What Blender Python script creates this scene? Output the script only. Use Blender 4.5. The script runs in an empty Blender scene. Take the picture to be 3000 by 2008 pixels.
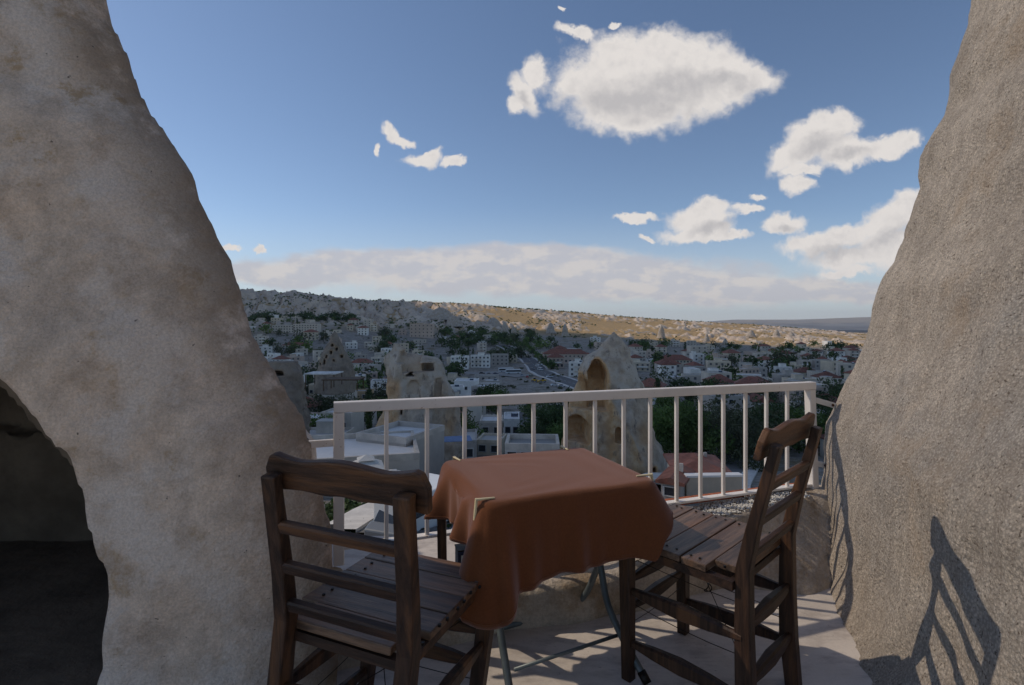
import bpy, math, random
import numpy as np
from mathutils import Vector, Matrix

C = bpy.context.scene.collection
S = bpy.context.scene
R = random.Random(7)
rad = math.radians
EYE = 1.2
SUN_EL = rad(42.0)
SUN_H = Vector((-0.963, 0.27, 0)).normalized()      # where the sun stands, seen from the terrace

# ------------------------------------------------------------------ camera
cam_d = bpy.data.cameras.new('camera')
cam = bpy.data.objects.new('camera', cam_d); C.objects.link(cam)
cam.location = (0, 0, EYE); cam.rotation_euler = (rad(90), 0, 0)
cam_d.sensor_width = 36; cam_d.lens = 18.0; cam_d.shift_y = -0.018
cam_d.clip_start = 0.05; cam_d.clip_end = 60000
S.camera = cam

# ------------------------------------------------------------------ exposure
S.view_settings.view_transform = 'Standard'
S.view_settings.look = 'None'
S.view_settings.gamma = 1
S.view_settings.exposure = EXPOSURE = 0.0
S.view_settings.use_curve_mapping = False

# ------------------------------------------------------------------ sun
sun_d = bpy.data.lights.new('sun', 'SUN'); sun_d.energy = 2.1; sun_d.angle = rad(0.6)
sun_d.color = (1.0, 0.87, 0.70)
sun = bpy.data.objects.new('sun', sun_d); C.objects.link(sun)
sd = Vector((SUN_H.x*math.cos(SUN_EL), SUN_H.y*math.cos(SUN_EL), math.sin(SUN_EL)))
sun.rotation_euler = sd.to_track_quat('Z', 'Y').to_euler()
sun.location = (-20, 6, 30)

# ------------------------------------------------------------------ node helper
class NT:
    def __init__(s, tree): s.t = tree; s.n = tree.nodes; s.l = tree.links
    def new(s, typ, **kw):
        n = s.n.new(typ)
        for k, v in kw.items(): setattr(n, k, v)
        return n
    def put(s, sock, v):
        if hasattr(v, 'is_output') or isinstance(v, bpy.types.NodeSocket): s.l.new(v, sock)
        elif v is not None: sock.default_value = v
    def math(s, op, a, b=None, c=None, clamp=False):
        n = s.new('ShaderNodeMath', operation=op, use_clamp=clamp)
        s.put(n.inputs[0], a)
        if b is not None: s.put(n.inputs[1], b)
        if c is not None: s.put(n.inputs[2], c)
        return n.outputs[0]
    def vmath(s, op, a, b=None, out=0):
        n = s.new('ShaderNodeVectorMath', operation=op)
        s.put(n.inputs[0], a)
        if b is not None:
            if op == 'SCALE': s.put(n.inputs[3], b)
            else: s.put(n.inputs[1], b)
        return n.outputs[out]
    def noise(s, vec, scale, detail=4, rough=0.55, dist=0.0, out=0, dim='3D'):
        n = s.new('ShaderNodeTexNoise', noise_dimensions=dim)
        if vec is not None: s.put(n.inputs['Vector'], vec)
        n.inputs['Scale'].default_value = scale; n.inputs['Detail'].default_value = detail
        n.inputs['Roughness'].default_value = rough; n.inputs['Distortion'].default_value = dist
        return n.outputs[out]
    def ramp(s, f, lo, hi, a=0.0, b=1.0, smooth=True):
        n = s.new('ShaderNodeMapRange', interpolation_type='SMOOTHSTEP' if smooth else 'LINEAR')
        s.put(n.inputs[0], f); n.inputs[1].default_value = lo; n.inputs[2].default_value = hi
        n.inputs[3].default_value = a; n.inputs[4].default_value = b
        return n.outputs[0]
    def mix(s, f, a, b, mode='MIX'):
        n = s.new('ShaderNodeMix', data_type='RGBA', blend_type=mode)
        s.put(n.inputs[0], f); s.put(n.inputs[6], col4(a)); s.put(n.inputs[7], col4(b))
        return n.outputs[2]
    def mapping(s, vec, loc=(0,0,0), rot=(0,0,0), scale=(1,1,1), typ='POINT'):
        n = s.new('ShaderNodeMapping', vector_type=typ)
        s.put(n.inputs[0], vec); n.inputs[1].default_value = loc; n.inputs[2].default_value = rot; n.inputs[3].default_value = scale
        return n.outputs[0]
def col4(c):
    if isinstance(c, (tuple, list)) and len(c) == 3: return (c[0], c[1], c[2], 1)
    return c

# ------------------------------------------------------------------ sky
def uv(px, py): return ((px-1500)/1500.0, (950-py)/1500.0)
W = bpy.data.worlds.new('World'); S.world = W; W.use_nodes = True
w = NT(W.node_tree); w.n.clear()
SKY = 0.115
out = w.new('ShaderNodeOutputWorld'); bg = w.new('ShaderNodeBackground'); w.l.new(bg.outputs[0], out.inputs[0])
bg.inputs[1].default_value = SKY
sky = w.new('ShaderNodeTexSky', sky_type='NISHITA'); sky.sun_disc = False
sky.sun_elevation = SUN_EL; sky.sun_rotation = math.atan2(SUN_H.x, SUN_H.y)
sky.altitude = 1900; sky.air_density = 1.0; sky.dust_density = 0.9; sky.ozone_density = 1.1
tc = w.new('ShaderNodeTexCoord'); d = tc.outputs['Generated']
sep = w.new('ShaderNodeSeparateXYZ'); w.l.new(d, sep.inputs[0])
yy = w.math('MAXIMUM', sep.outputs[1], 0.04)
U = w.math('DIVIDE', sep.outputs[0], yy); V = w.math('DIVIDE', sep.outputs[2], yy)
cmb = w.new('ShaderNodeCombineXYZ'); w.l.new(U, cmb.inputs[0]); w.l.new(V, cmb.inputs[1])
P0 = cmb.outputs[0]
front = w.ramp(sep.outputs[1], 0.15, 0.35)
def warp(P, scale, amp, detail=6, rough=0.6):
    c = w.noise(P, scale, detail, rough, out=1)
    c = w.vmath('SUBTRACT', c, (0.5, 0.5, 0.5)); c = w.vmath('SCALE', c, amp)
    return w.vmath('ADD', P, c)
P1 = warp(warp(P0, 6.0, 0.075, 4), 26.0, 0.038, 7, 0.68)
# cumulus: (px, py, rx, ry, tilt in degrees), the ellipses a cloud is heaped from
CUM = [
 (1880,245,225,110,0),(1990,190,150,85,0),(1830,170,110,70,10),(1940,150,70,60,0),(2120,215,130,60,-8),(2020,265,190,70,8),(1760,235,120,62,0),
 (1850,320,150,55,0),(1690,240,52,36,20),(2200,235,62,38,0),(1790,290,100,70,0),
 (1535,270,30,62,25),(1572,215,34,44,30),(1510,312,22,30,15),
 (1690,98,55,18,-8),(1805,65,18,9,10),(1640,30,10,6,0),
 (1148,383,28,20,-30),(1185,405,30,15,-10),(1102,437,9,17,0),(1235,465,50,20,5),(1262,450,24,14,20),(1325,470,28,11,12),
 (2390,405,90,48,28),(2440,365,58,34,10),(2480,440,80,44,12),(2330,460,80,36,22),(2590,415,90,26,14),(2350,505,60,18,10),(2335,550,42,24,0),(2215,575,22,10,0),(2660,400,34,20,0),
 (1855,645,60,12,6),(2050,640,85,34,6),(2090,612,50,22,0),(2040,680,95,24,5),(2110,695,80,12,0),(2185,620,36,16,0),(1890,705,20,7,0),
 (2310,660,52,24,0),(2285,668,46,16,0),
 (2400,722,105,32,6),(2480,700,80,30,12),(2600,650,85,46,30),(2650,600,60,40,30),(2530,760,130,30,4),(2480,800,70,12,0),(2620,740,110,60,0),
 (685,716,24,7,0),(760,726,16,6,0),
]
fld = None
for (px, py, rx, ry, t) in CUM:
    u0, v0 = uv(px, py)
    m = w.mapping(P1, (u0, v0, 0), (0, 0, rad(t)), (rx/1500*1.12, ry/1500*1.12, 1), 'TEXTURE')
    L = w.vmath('LENGTH', m, out=1)
    fld = L if fld is None else w.math('SMOOTH_MIN', fld, L, 0.25)
puff = w.noise(P0, 30.0, 7, 0.62)
fl2 = w.math('ADD', fld, w.math('MULTIPLY', w.math('SUBTRACT', puff, 0.5), 0.85))
acum = w.math('MULTIPLY', w.ramp(fl2, 0.70, 1.30, 1.0, 0.0), front)
# shaded cores: thick and towards the base
vv = w.noise(w.mapping(P0, scale=(1, 1.5, 1)), 9.0, 5, 0.6)
core = w.math('ADD', fld, w.math('MULTIPLY', w.math('SUBTRACT', vv, 0.5), 0.6))
shade = w.ramp(core, 0.0, 1.0, 0.0, 1.0)
BASE = [(1880,285,190,62,0),(1990,250,150,46,0),(1790,300,110,46,0),(2120,245,100,30,-8),(2400,430,80,30,28),(2480,450,70,20,12),(2090,668,70,20,6),(2310,674,40,12,0),(2450,745,110,22,6),(2600,700,80,30,30),(1535,290,20,36,25)]
bf = None
for (px, py, rx, ry, t) in BASE:
    u0, v0 = uv(px, py)
    L = w.vmath('LENGTH', w.mapping(P1, (u0, v0, 0), (0, 0, rad(t)), (rx/1500, ry/1500, 1), 'TEXTURE'), out=1)
    bf = L if bf is None else w.math('SMOOTH_MIN', bf, L, 0.4)
bf = w.math('ADD', bf, w.math('MULTIPLY', w.math('SUBTRACT', vv, 0.5), 0.7))
pf2 = w.noise(w.vmath('ADD', P0, (0.010, -0.016, 0)), 30.0, 7, 0.62)
lump = w.math('MULTIPLY', w.math('SUBTRACT', puff, pf2), 1.1)      # sunny and shaded sides of the puffs
lit = w.math('ADD', w.math('MULTIPLY', w.ramp(bf, 0.1, 1.5), 0.9), w.math('ADD', w.math('MULTIPLY', shade, 0.15), lump), clamp=True)
ccol = w.mix(lit, (4.5, 4.35, 4.4), (6.7, 6.35, 6.1))
# the long bank of high cloud low over the horizon
P2 = warp(P0, 7.0, 0.05, 5, 0.6)
LOW = [(1500,800,820,72,-1),(1050,775,420,45,3),(1900,830,620,62,-3),(1560,760,330,46,0),(800,800,330,42,3),(2350,850,420,40,-4)]
lf = None
for (px, py, rx, ry, t) in LOW:
    u0, v0 = uv(px, py)
    m = w.mapping(P2, (u0, v0, 0), (0, 0, rad(t)), (rx/1500, ry/1500, 1), 'TEXTURE')
    L = w.vmath('LENGTH', m, out=1)
    lf = L if lf is None else w.math('SMOOTH_MIN', lf, L, 0.3)
ln = w.noise(w.mapping(P0, scale=(1, 2.2, 1)), 9.0, 8, 0.60)
lf = w.math('ADD', lf, w.math('MULTIPLY', w.math('SUBTRACT', ln, 0.5), 0.9))
alow = w.math('MULTIPLY', w.ramp(lf, 0.65, 1.12, 0.85, 0.0), front)
ln2 = w.noise(w.mapping(w.vmath('ADD', P0, (0.012, -0.014, 0)), scale=(1, 2.2, 1)), 9.0, 8, 0.60)
ln3 = w.math('ADD', ln, w.math('MULTIPLY', w.math('SUBTRACT', ln, ln2), 1.8))
lcol = w.mix(w.ramp(ln3, 0.36, 0.72), (4.7, 4.6, 4.9), (5.9, 5.45, 5.2))
# thin horizon haze
hz = w.ramp(V, -0.02, 0.24, 0.75, 0.0)
sk = w.mix(0.0, sky.outputs[0], (2.6, 2.5, 2.3))
c1 = w.mix(w.math('MULTIPLY', hz, front), sk, (4.4, 4.8, 5.3))
c2 = w.mix(alow, c1, lcol)
c3 = w.mix(acum, c2, ccol)
# elsewhere round the sky: loose fair-weather cloud of the same kind
bk = w.noise(w.mapping(d, scale=(1, 1, 2.6)), 3.2, 7, 0.6)
abk = w.math('MULTIPLY', w.ramp(bk, 0.58, 0.70, 0.0, 0.85), w.math('SUBTRACT', 1.0, w.ramp(sep.outputs[1], 0.02, 0.30)))
abk = w.math('MULTIPLY', abk, w.ramp(sep.outputs[2], 0.02, 0.2))
c4 = w.mix(abk, c3, (4.4, 4.3, 4.3))
w.l.new(c4, bg.inputs[0])
# ------------------------------------------------------------------ object helpers
def P(px, py, D):                     # point seen at a pixel of the photograph, D metres ahead
    return Vector(((px-1500)/1500*D, D, EYE-(py-950)/1500*D))
def tag(o, label=None, cat=None, group=None, kind=None):
    if label: o['label'] = label
    if cat: o['category'] = cat
    if group: o['group'] = group
    if kind: o['kind'] = kind
    return o
def empty(name, loc, rz=0, label=None, cat=None, group=None):
    o = bpy.data.objects.new(name, None); C.objects.link(o); o.location = loc; o.rotation_euler = (0, 0, rz)
    o.empty_display_size = 0.1
    return tag(o, label, cat, group)
def link(name, me, parent=None, loc=(0,0,0), rot=(0,0,0), sc=(1,1,1)):
    o = bpy.data.objects.new(name, me); C.objects.link(o)
    o.parent = parent; o.location = loc; o.rotation_euler = rot; o.scale = sc
    return o
def copy_tree(o, parent=None):
    c = o.copy(); C.objects.link(c); c.parent = parent
    for ch in list(o.children): copy_tree(ch, c)
    return c
class MB:
    def __init__(s): s.v = []; s.f = []
    def add(s, vs, fs):
        b = len(s.v); s.v += [tuple(v) for v in vs]; s.f += [tuple(i+b for i in f) for f in fs]; return s
    def box(s, c, d, M=None):
        x, y, z = d[0]/2, d[1]/2, d[2]/2
        vs = [Vector((sx*x+c[0], sy*y+c[1], sz*z+c[2])) for sz in (-1,1) for sy in (-1,1) for sx in (-1,1)]
        if M: vs = [M @ v for v in vs]
        return s.add(vs, [(0,2,3,1),(4,5,7,6),(0,1,5,4),(2,6,7,3),(0,4,6,2),(1,3,7,5)])
    def bar(s, p0, p1, w, t, up=(0,0,1), w2=None, t2=None, cham=0.0, mid=None):
        """bar with a chamfered rectangular section; w across, t along up; mid = (w, t) at its middle"""
        p0 = Vector(p0); p1 = Vector(p1); ax = (p1-p0).normalized(); up = Vector(up)
        sx = ax.cross(up)
        if sx.length < 1e-4: sx = ax.cross(Vector((1,0,0)))
        sx.normalize(); uz = sx.cross(ax).normalized()
        st = [(0, w, t), (1, w2 or w, t2 or t)]
        if mid: st = [(0, w, t), (0.25, (w+mid[0]*2)/3, (t+mid[1]*2)/3), (0.5, mid[0], mid[1]), (0.75, (w+mid[0]*2)/3, (t+mid[1]*2)/3), (1, w2 or w, t2 or t)]
        rings = []
        for (q, a, b) in st:
            c = p0.lerp(p1, q); h = a/2; k = b/2; ch = min(cham, h*.6, k*.6)
            if ch > 0: pts = [(-h+ch,-k),(h-ch,-k),(h,-k+ch),(h,k-ch),(h-ch,k),(-h+ch,k),(-h,k-ch),(-h,-k+ch)]
            else: pts = [(-h,-k),(h,-k),(h,k),(-h,k)]
            rings.append([c+sx*u+uz*v for u, v in pts])
        n = len(rings[0]); vs = [v for r in rings for v in r]; fs = []
        for i in range(len(rings)-1):
            for j in range(n): fs.append((i*n+j, i*n+(j+1)%n, (i+1)*n+(j+1)%n, (i+1)*n+j))
        fs.append(tuple(range(n))[::-1]); fs.append(tuple(range((len(rings)-1)*n, len(rings)*n)))
        return s.add(vs, fs)
    def tube(s, pts, r, n=8, caps=True):
        pts = [Vector(p) for p in pts]; m = len(pts)
        rs = r if isinstance(r, (list, tuple)) else [r]*m
        prev = None; vs = []
        for i, p in enumerate(pts):
            t = (pts[min(i+1, m-1)]-pts[max(i-1, 0)]).normalized()
            a = (prev - t*prev.dot(t)) if prev is not None else t.cross(Vector((0,0,1)))
            if a.length < 1e-4: a = t.cross(Vector((1,0,0)))
            a.normalize(); prev = a; b = t.cross(a)
            for k in range(n):
                q = 2*math.pi*k/n; vs.append(p+(a*math.cos(q)+b*math.sin(q))*rs[i])
        fs = [(i*n+k, i*n+(k+1)%n, (i+1)*n+(k+1)%n, (i+1)*n+k) for i in range(m-1) for k in range(n)]
        if caps: fs.append(tuple(range(n))[::-1]); fs.append(tuple(range((m-1)*n, m*n)))
        return s.add(vs, fs)
    def prism(s, poly, y0, y1, M=None):   # outline in x,z pushed from y0 to y1
        n = len(poly); vs = [Vector((x, y0, z)) for x, z in poly]+[Vector((x, y1, z)) for x, z in poly]
        if M: vs = [M @ v for v in vs]
        return s.add(vs, [tuple(range(n)), tuple(range(2*n-1, n-1, -1))]+[(i, i+n, (i+1)%n+n, (i+1)%n) for i in range(n)])
    def mesh(s, name, mat, smooth=False):
        me = bpy.data.meshes.new(name); me.from_pydata(s.v, [], s.f); me.materials.append(mat)
        me.validate(); 
        if smooth:
            me.polygons.foreach_set('use_smooth', [True]*len(me.polygons))
        me.update(); return me
    def obj(s, name, mat, parent=None, loc=(0,0,0), rot=(0,0,0), smooth=False, bevel=0.0):
        o = link(name, s.mesh(name, mat, smooth), parent, loc, rot)
        if bevel:
            m = o.modifiers.new('bevel', 'BEVEL'); m.width = bevel; m.segments = 2; m.limit_method = 'ANGLE'
        return o
def np_mesh(name, V, F, mat, smooth=True, attrs=None):
    me = bpy.data.meshes.new(name); V = np.ascontiguousarray(V, dtype=np.float32); F = np.ascontiguousarray(F, dtype=np.int32)
    k = F.shape[1]
    me.vertices.add(len(V)); me.vertices.foreach_set('co', V.ravel())
    me.loops.add(F.size); me.loops.foreach_set('vertex_index', F.ravel())
    me.polygons.add(len(F)); me.polygons.foreach_set('loop_start', np.arange(0, F.size, k, dtype=np.int32))
    me.polygons.foreach_set('loop_total', np.full(len(F), k, dtype=np.int32))
    if smooth: me.polygons.foreach_set('use_smooth', np.ones(len(F), dtype=bool))
    for an, av in (attrs or {}).items():
        a = me.attributes.new(an, 'FLOAT', 'POINT'); a.data.foreach_set('value', np.ascontiguousarray(av, dtype=np.float32))
    me.materials.append(mat); me.update(calc_edges=True); return me

# ------------------------------------------------------------------ numpy noise and surface nets
def _hash(i, j, k, seed):
    h = (i.astype(np.int64)*374761393 + j.astype(np.int64)*668265263 + k.astype(np.int64)*2147483647 + seed*1274126177) & 0xffffffff
    h = ((h ^ (h >> 13))*1274126177) & 0xffffffff
    h = (h ^ (h >> 16)) & 0xffffffff
    return h.astype(np.float64)/4294967295.0
def vnoise(x, y, z=None, seed=0):
    if z is None: z = np.zeros_like(x)
    i = np.floor(x); j = np.floor(y); k = np.floor(z); fx = x-i; fy = y-j; fz = z-k
    fx = fx*fx*(3-2*fx); fy = fy*fy*(3-2*fy); fz = fz*fz*(3-2*fz)
    r = 0
    for a in (0, 1):
        for b in (0, 1):
            for c in (0, 1):
                r = r + _hash(i+a, j+b, k+c, seed)*(fx if a else 1-fx)*(fy if b else 1-fy)*(fz if c else 1-fz)
    return r*2-1
def fbm(x, y, z=None, oct=4, seed=0, gain=0.5):
    r = 0; a = 1.0; t = 0
    for o in range(oct):
        s = 2.03**o
        r = r + a*vnoise(x*s+o*17.3, y*s-o*9.1, None if z is None else z*s+o*5.7, seed+o); t += a; a *= gain
    return r/t
def worley(x, y, seed=0):
    i = np.floor(x); j = np.floor(y); best = np.full(x.shape, 9.0); hh = np.zeros(x.shape)
    z = np.zeros_like(i)
    for a in (-1, 0, 1):
        for b in (-1, 0, 1):
            cx = i+a+_hash(i+a, j+b, z, seed); cy = j+b+_hash(i+a, j+b, z, seed+1)
            d = np.hypot(x-cx, y-cy); m = d < best
            best = np.where(m, d, best); hh = np.where(m, _hash(i+a, j+b, z, seed+2), hh)
    return best, hh
def surface_nets(F, o, h):
    """quad surface round F > 0 on a regular grid (o origin, h step)"""
    ins = F > 0
    nx, ny, nz = F.shape
    cnt = np.zeros((nx-1, ny-1, nz-1), np.int8)
    for a in (0,1):
        for b in (0,1):
            for c in (0,1): cnt += ins[a:nx-1+a, b:ny-1+b, c:nz-1+c]
    act = (cnt > 0) & (cnt < 8)
    I = np.argwhere(act); idx = np.full(act.shape, -1, np.int64); idx[act] = np.arange(len(I))
    acc = np.zeros((len(I), 3)); n = np.zeros(len(I))
    cor = [(a,b,c) for a in (0,1) for b in (0,1) for c in (0,1)]
    for p in cor:
        for ax in range(3):
            if p[ax]: continue
            q = list(p); q[ax] = 1
            f0 = F[I[:,0]+p[0], I[:,1]+p[1], I[:,2]+p[2]]; f1 = F[I[:,0]+q[0], I[:,1]+q[1], I[:,2]+q[2]]
            m = (f0 > 0) != (f1 > 0)
            t = np.where(m, f0/np.where(m, f0-f1, 1), 0)
            pt = np.array(p, float)[None, :].repeat(len(I), 0); pt[:, ax] = t
            acc += pt*m[:, None]; n += m
    V = (I + acc/np.maximum(n, 1)[:, None])*h + np.array(o)[None, :]
    Fs = []
    for ax in range(3):
        u, v = [(1,2),(2,0),(0,1)][ax]
        sl0 = [slice(None)]*3; sl1 = [slice(None)]*3; sl0[ax] = slice(0, -1); sl1[ax] = slice(1, None)
        A = ins[tuple(sl0)]; B = ins[tuple(sl1)]
        E = np.argwhere(A != B)
        ok = (E[:, u] > 0) & (E[:, v] > 0) & (E[:, u] < F.shape[u]-1) & (E[:, v] < F.shape[v]-1)
        E = E[ok]; fl = A[E[:,0], E[:,1], E[:,2]]
        def cell(du, dv):
            q = E.copy(); q[:, u] -= du; q[:, v] -= dv; return idx[q[:,0], q[:,1], q[:,2]]
        Q = np.stack([cell(1,1), cell(0,1), cell(0,0), cell(1,0)], 1)
        Q[~fl] = Q[~fl][:, ::-1]
        Fs.append(Q)
    return V, np.concatenate(Fs)
def grid3(x0, x1, y0, y1, z0, z1, h):
    X = np.arange(x0, x1, h); Y = np.arange(y0, y1, h); Z = np.arange(z0, z1, h)
    return np.meshgrid(X, Y, Z, indexing='ij') + [(x0, y0, z0)]

# ------------------------------------------------------------------ materials
MATS = {}
def mat(name, col, rough=0.85, var=0.12, scale=3.0, bump=0.0, bscale=20.0, bdist=0.01, col2=None, c2s=(0.5, 0.62), stretch=None, rnd=0.0, metal=0.0, spec=0.3,
        coord='Object', detail=6, spots=None, speck=None, fn=None, transl=0.0):
    if name in MATS: return MATS[name]
    m = bpy.data.materials.new(name); m.use_nodes = True; t = NT(m.node_tree); t.n.clear()
    o = t.new('ShaderNodeOutputMaterial'); b = t.new('ShaderNodeBsdfPrincipled'); t.l.new(b.outputs[0], o.inputs[0])
    tc = t.new('ShaderNodeTexCoord'); v = tc.outputs[coord]
    if stretch: vs = t.mapping(v, scale=stretch)
    else: vs = v
    n1 = t.noise(vs, scale, detail, 0.6)
    dark = tuple(c*(1-var*1.6) for c in col); lite = tuple(min(1, c*(1+var*1.3)) for c in col)
    c = t.mix(t.ramp(n1, 0.3, 0.7), dark, lite)
    if col2:
        n2 = t.noise(vs, scale*0.37, 7, 0.65)
        c = t.mix(t.ramp(n2, c2s[0], c2s[1]), c, col2)
    if speck:     # fine dark and light grains: (scale, amount)
        n3 = t.noise(v, speck[0], 3, 0.7)
        g = t.ramp(n3, 0.28, 0.72, 1-speck[1], 1+speck[1]*0.8)
        gc = t.new('ShaderNodeCombineColor'); [t.l.new(g, gc.inputs[i]) for i in range(3)]
        c = t.mix(1.0, c, gc.outputs[0], 'MULTIPLY')
    if spots:     # colour, scale, threshold
        for (sc_, ss, th, k) in spots:
            n4 = t.noise(v, ss, 5, 0.65)
            c = t.mix(t.ramp(n4, th, th+0.07, 0.0, k), c, sc_)
    if fn: c = fn(t, v, c)
    if rnd:
        oi = t.new('ShaderNodeObjectInfo')
        g = t.ramp(oi.outputs['Random'], 0, 1, 1-rnd, 1+rnd, smooth=False)
        gc = t.new('ShaderNodeCombineColor'); [t.l.new(g, gc.inputs[i]) for i in range(3)]
        c = t.mix(1.0, c, gc.outputs[0], 'MULTIPLY')
    t.l.new(c, b.inputs['Base Color'])
    b.inputs['Roughness'].default_value = rough; b.inputs['Metallic'].default_value = metal
    b.inputs['Specular IOR Level'].default_value = spec
    if bump:
        bn = t.noise(vs if stretch else v, bscale, 6, 0.65)
        bb = t.new('ShaderNodeBump'); bb.inputs['Strength'].default_value = bump; bb.inputs['Distance'].default_value = bdist
        t.l.new(bn, bb.inputs['Height']); t.l.new(bb.outputs[0], b.inputs['Normal'])
    if transl:
        tr = t.new('ShaderNodeBsdfTranslucent'); t.l.new(c, tr.inputs[0]); mx = t.new('ShaderNodeMixShader')
        mx.inputs[0].default_value = transl; t.l.new(b.outputs[0], mx.inputs[1]); t.l.new(tr.outputs[0], mx.inputs[2]); t.l.new(mx.outputs[0], o.inputs[0])
    MATS[name] = m; return m
# ------------------------------------------------------------------ materials of the terrace
def stain(t, v, c):
    # black lichen and soot smears, rust-yellow lichen
    a = t.noise(v, 2.6, 7, 0.7); b = t.noise(v, 19.0, 4, 0.7)
    f = t.math('MULTIPLY', t.ramp(a, 0.60, 0.70), t.ramp(b, 0.42, 0.62, 0.0, 0.7))
    c = t.mix(t.math('MULTIPLY', f, 0.75), c, (0.20, 0.17, 0.155))
    y = t.noise(v, 7.5, 7, 0.75)
    y2 = t.noise(t.vmath('ADD', v, (7.1, 3.3, 1.7)), 1.3, 5, 0.6)
    f = t.math('MULTIPLY', t.ramp(y, 0.55, 0.68), t.ramp(y2, 0.40, 0.60, 0.25, 0.75))
    c = t.mix(f, c, (0.40, 0.26, 0.13))
    at = t.new('ShaderNodeAttribute', attribute_name='edge')
    e = t.math('MULTIPLY', at.outputs['Fac'], t.ramp(t.noise(v, 6.0, 6, 0.7), 0.30, 0.50))
    c = t.mix(t.math('MULTIPLY', e, 0.7), c, (0.16, 0.115, 0.07))
    k = t.noise(v, 55.0, 2, 0.5)
    return t.mix(t.ramp(k, 0.74, 0.78, 0, 0.8), c, (0.05, 0.04, 0.035))
M_left = mat('pale_plastered_tuff', (0.62, 0.485, 0.385), var=0.13, scale=11.0, bump=0.8, bscale=34, bdist=0.02, col2=(0.68, 0.57, 0.49), c2s=(0.46, 0.60), speck=(150, 0.16), fn=stain, rough=0.95)
def grit(t, v, c):
    vo = t.new('ShaderNodeTexVoronoi'); t.l.new(v, vo.inputs['Vector']); vo.inputs['Scale'].default_value = 120
    g = t.ramp(vo.outputs['Distance'], 0.15, 0.7, 1.15, 0.72)
    k = t.noise(v, 85.0, 2, 0.6)
    c = t.mix(t.ramp(k, 0.60, 0.70, 0, 0.85), c, (0.12, 0.085, 0.06))
    k = t.noise(v, 70.0, 2, 0.6)
    c = t.mix(t.ramp(k, 0.28, 0.36, 0.7, 0), c, (0.50, 0.47, 0.44))
    gc = t.new('ShaderNodeCombineColor'); [t.l.new(g, gc.inputs[i]) for i in range(3)]
    c = t.mix(1.0, c, gc.outputs[0], 'MULTIPLY')
    st = t.noise(t.mapping(v, scale=(12, 12, 2.0)), 2.2, 6, 0.7)
    c = t.mix(t.ramp(st, 0.42, 0.58, 0.4, 0), c, (0.30, 0.25, 0.21))
    c = t.mix(t.ramp(st, 0.58, 0.74, 0, 0.4), c, (0.56, 0.49, 0.42))
    y = t.noise(v, 2.2, 6, 0.65)
    return t.mix(t.ramp(y, 0.52, 0.7, 0, 0.4), c, (0.45, 0.31, 0.19))
M_right = mat('coarse_grey_tuff', (0.64, 0.545, 0.45), var=0.10, scale=2.0, bump=1.0, bscale=60, bdist=0.03, col2=(0.54, 0.48, 0.42), c2s=(0.45, 0.6), fn=grit, rough=0.97)
M_para = mat('trodden_tuff_plaster', (0.47, 0.40, 0.33), var=0.14, scale=7.0, bump=0.9, bscale=30, bdist=0.025, col2=(0.33, 0.245, 0.165), c2s=(0.48, 0.62), speck=(80, 0.16), rough=0.95)
def smear(t, v, c):
    n = t.noise(t.mapping(v, scale=(1, 2.6, 1)), 5.0, 7, 0.7)
    c = t.mix(t.ramp(n, 0.45, 0.66, 0, 0.6), c, (0.31, 0.265, 0.24))
    k = t.noise(v, 60.0, 3, 0.6)
    c = t.mix(t.ramp(k, 0.66, 0.72, 0, 0.6), c, (0.24, 0.20, 0.17))
    n = t.noise(v, 1.6, 7, 0.7)
    return t.mix(t.ramp(n, 0.52, 0.66, 0, 0.45), c, (0.52, 0.44, 0.36))
M_floor = mat('smoothed_concrete_floor', (0.60, 0.535, 0.48), var=0.07, scale=3.0, bump=0.25, bscale=14, bdist=0.01, fn=smear, speck=(130, 0.05), rough=0.75)
M_cave = mat('shade_darkened_cave_plaster', (0.17, 0.13, 0.095), var=0.2, scale=3, bump=0.5, bscale=18, bdist=0.02, rough=0.95)  # the gloom inside the arch is put into this dark base colour

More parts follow.
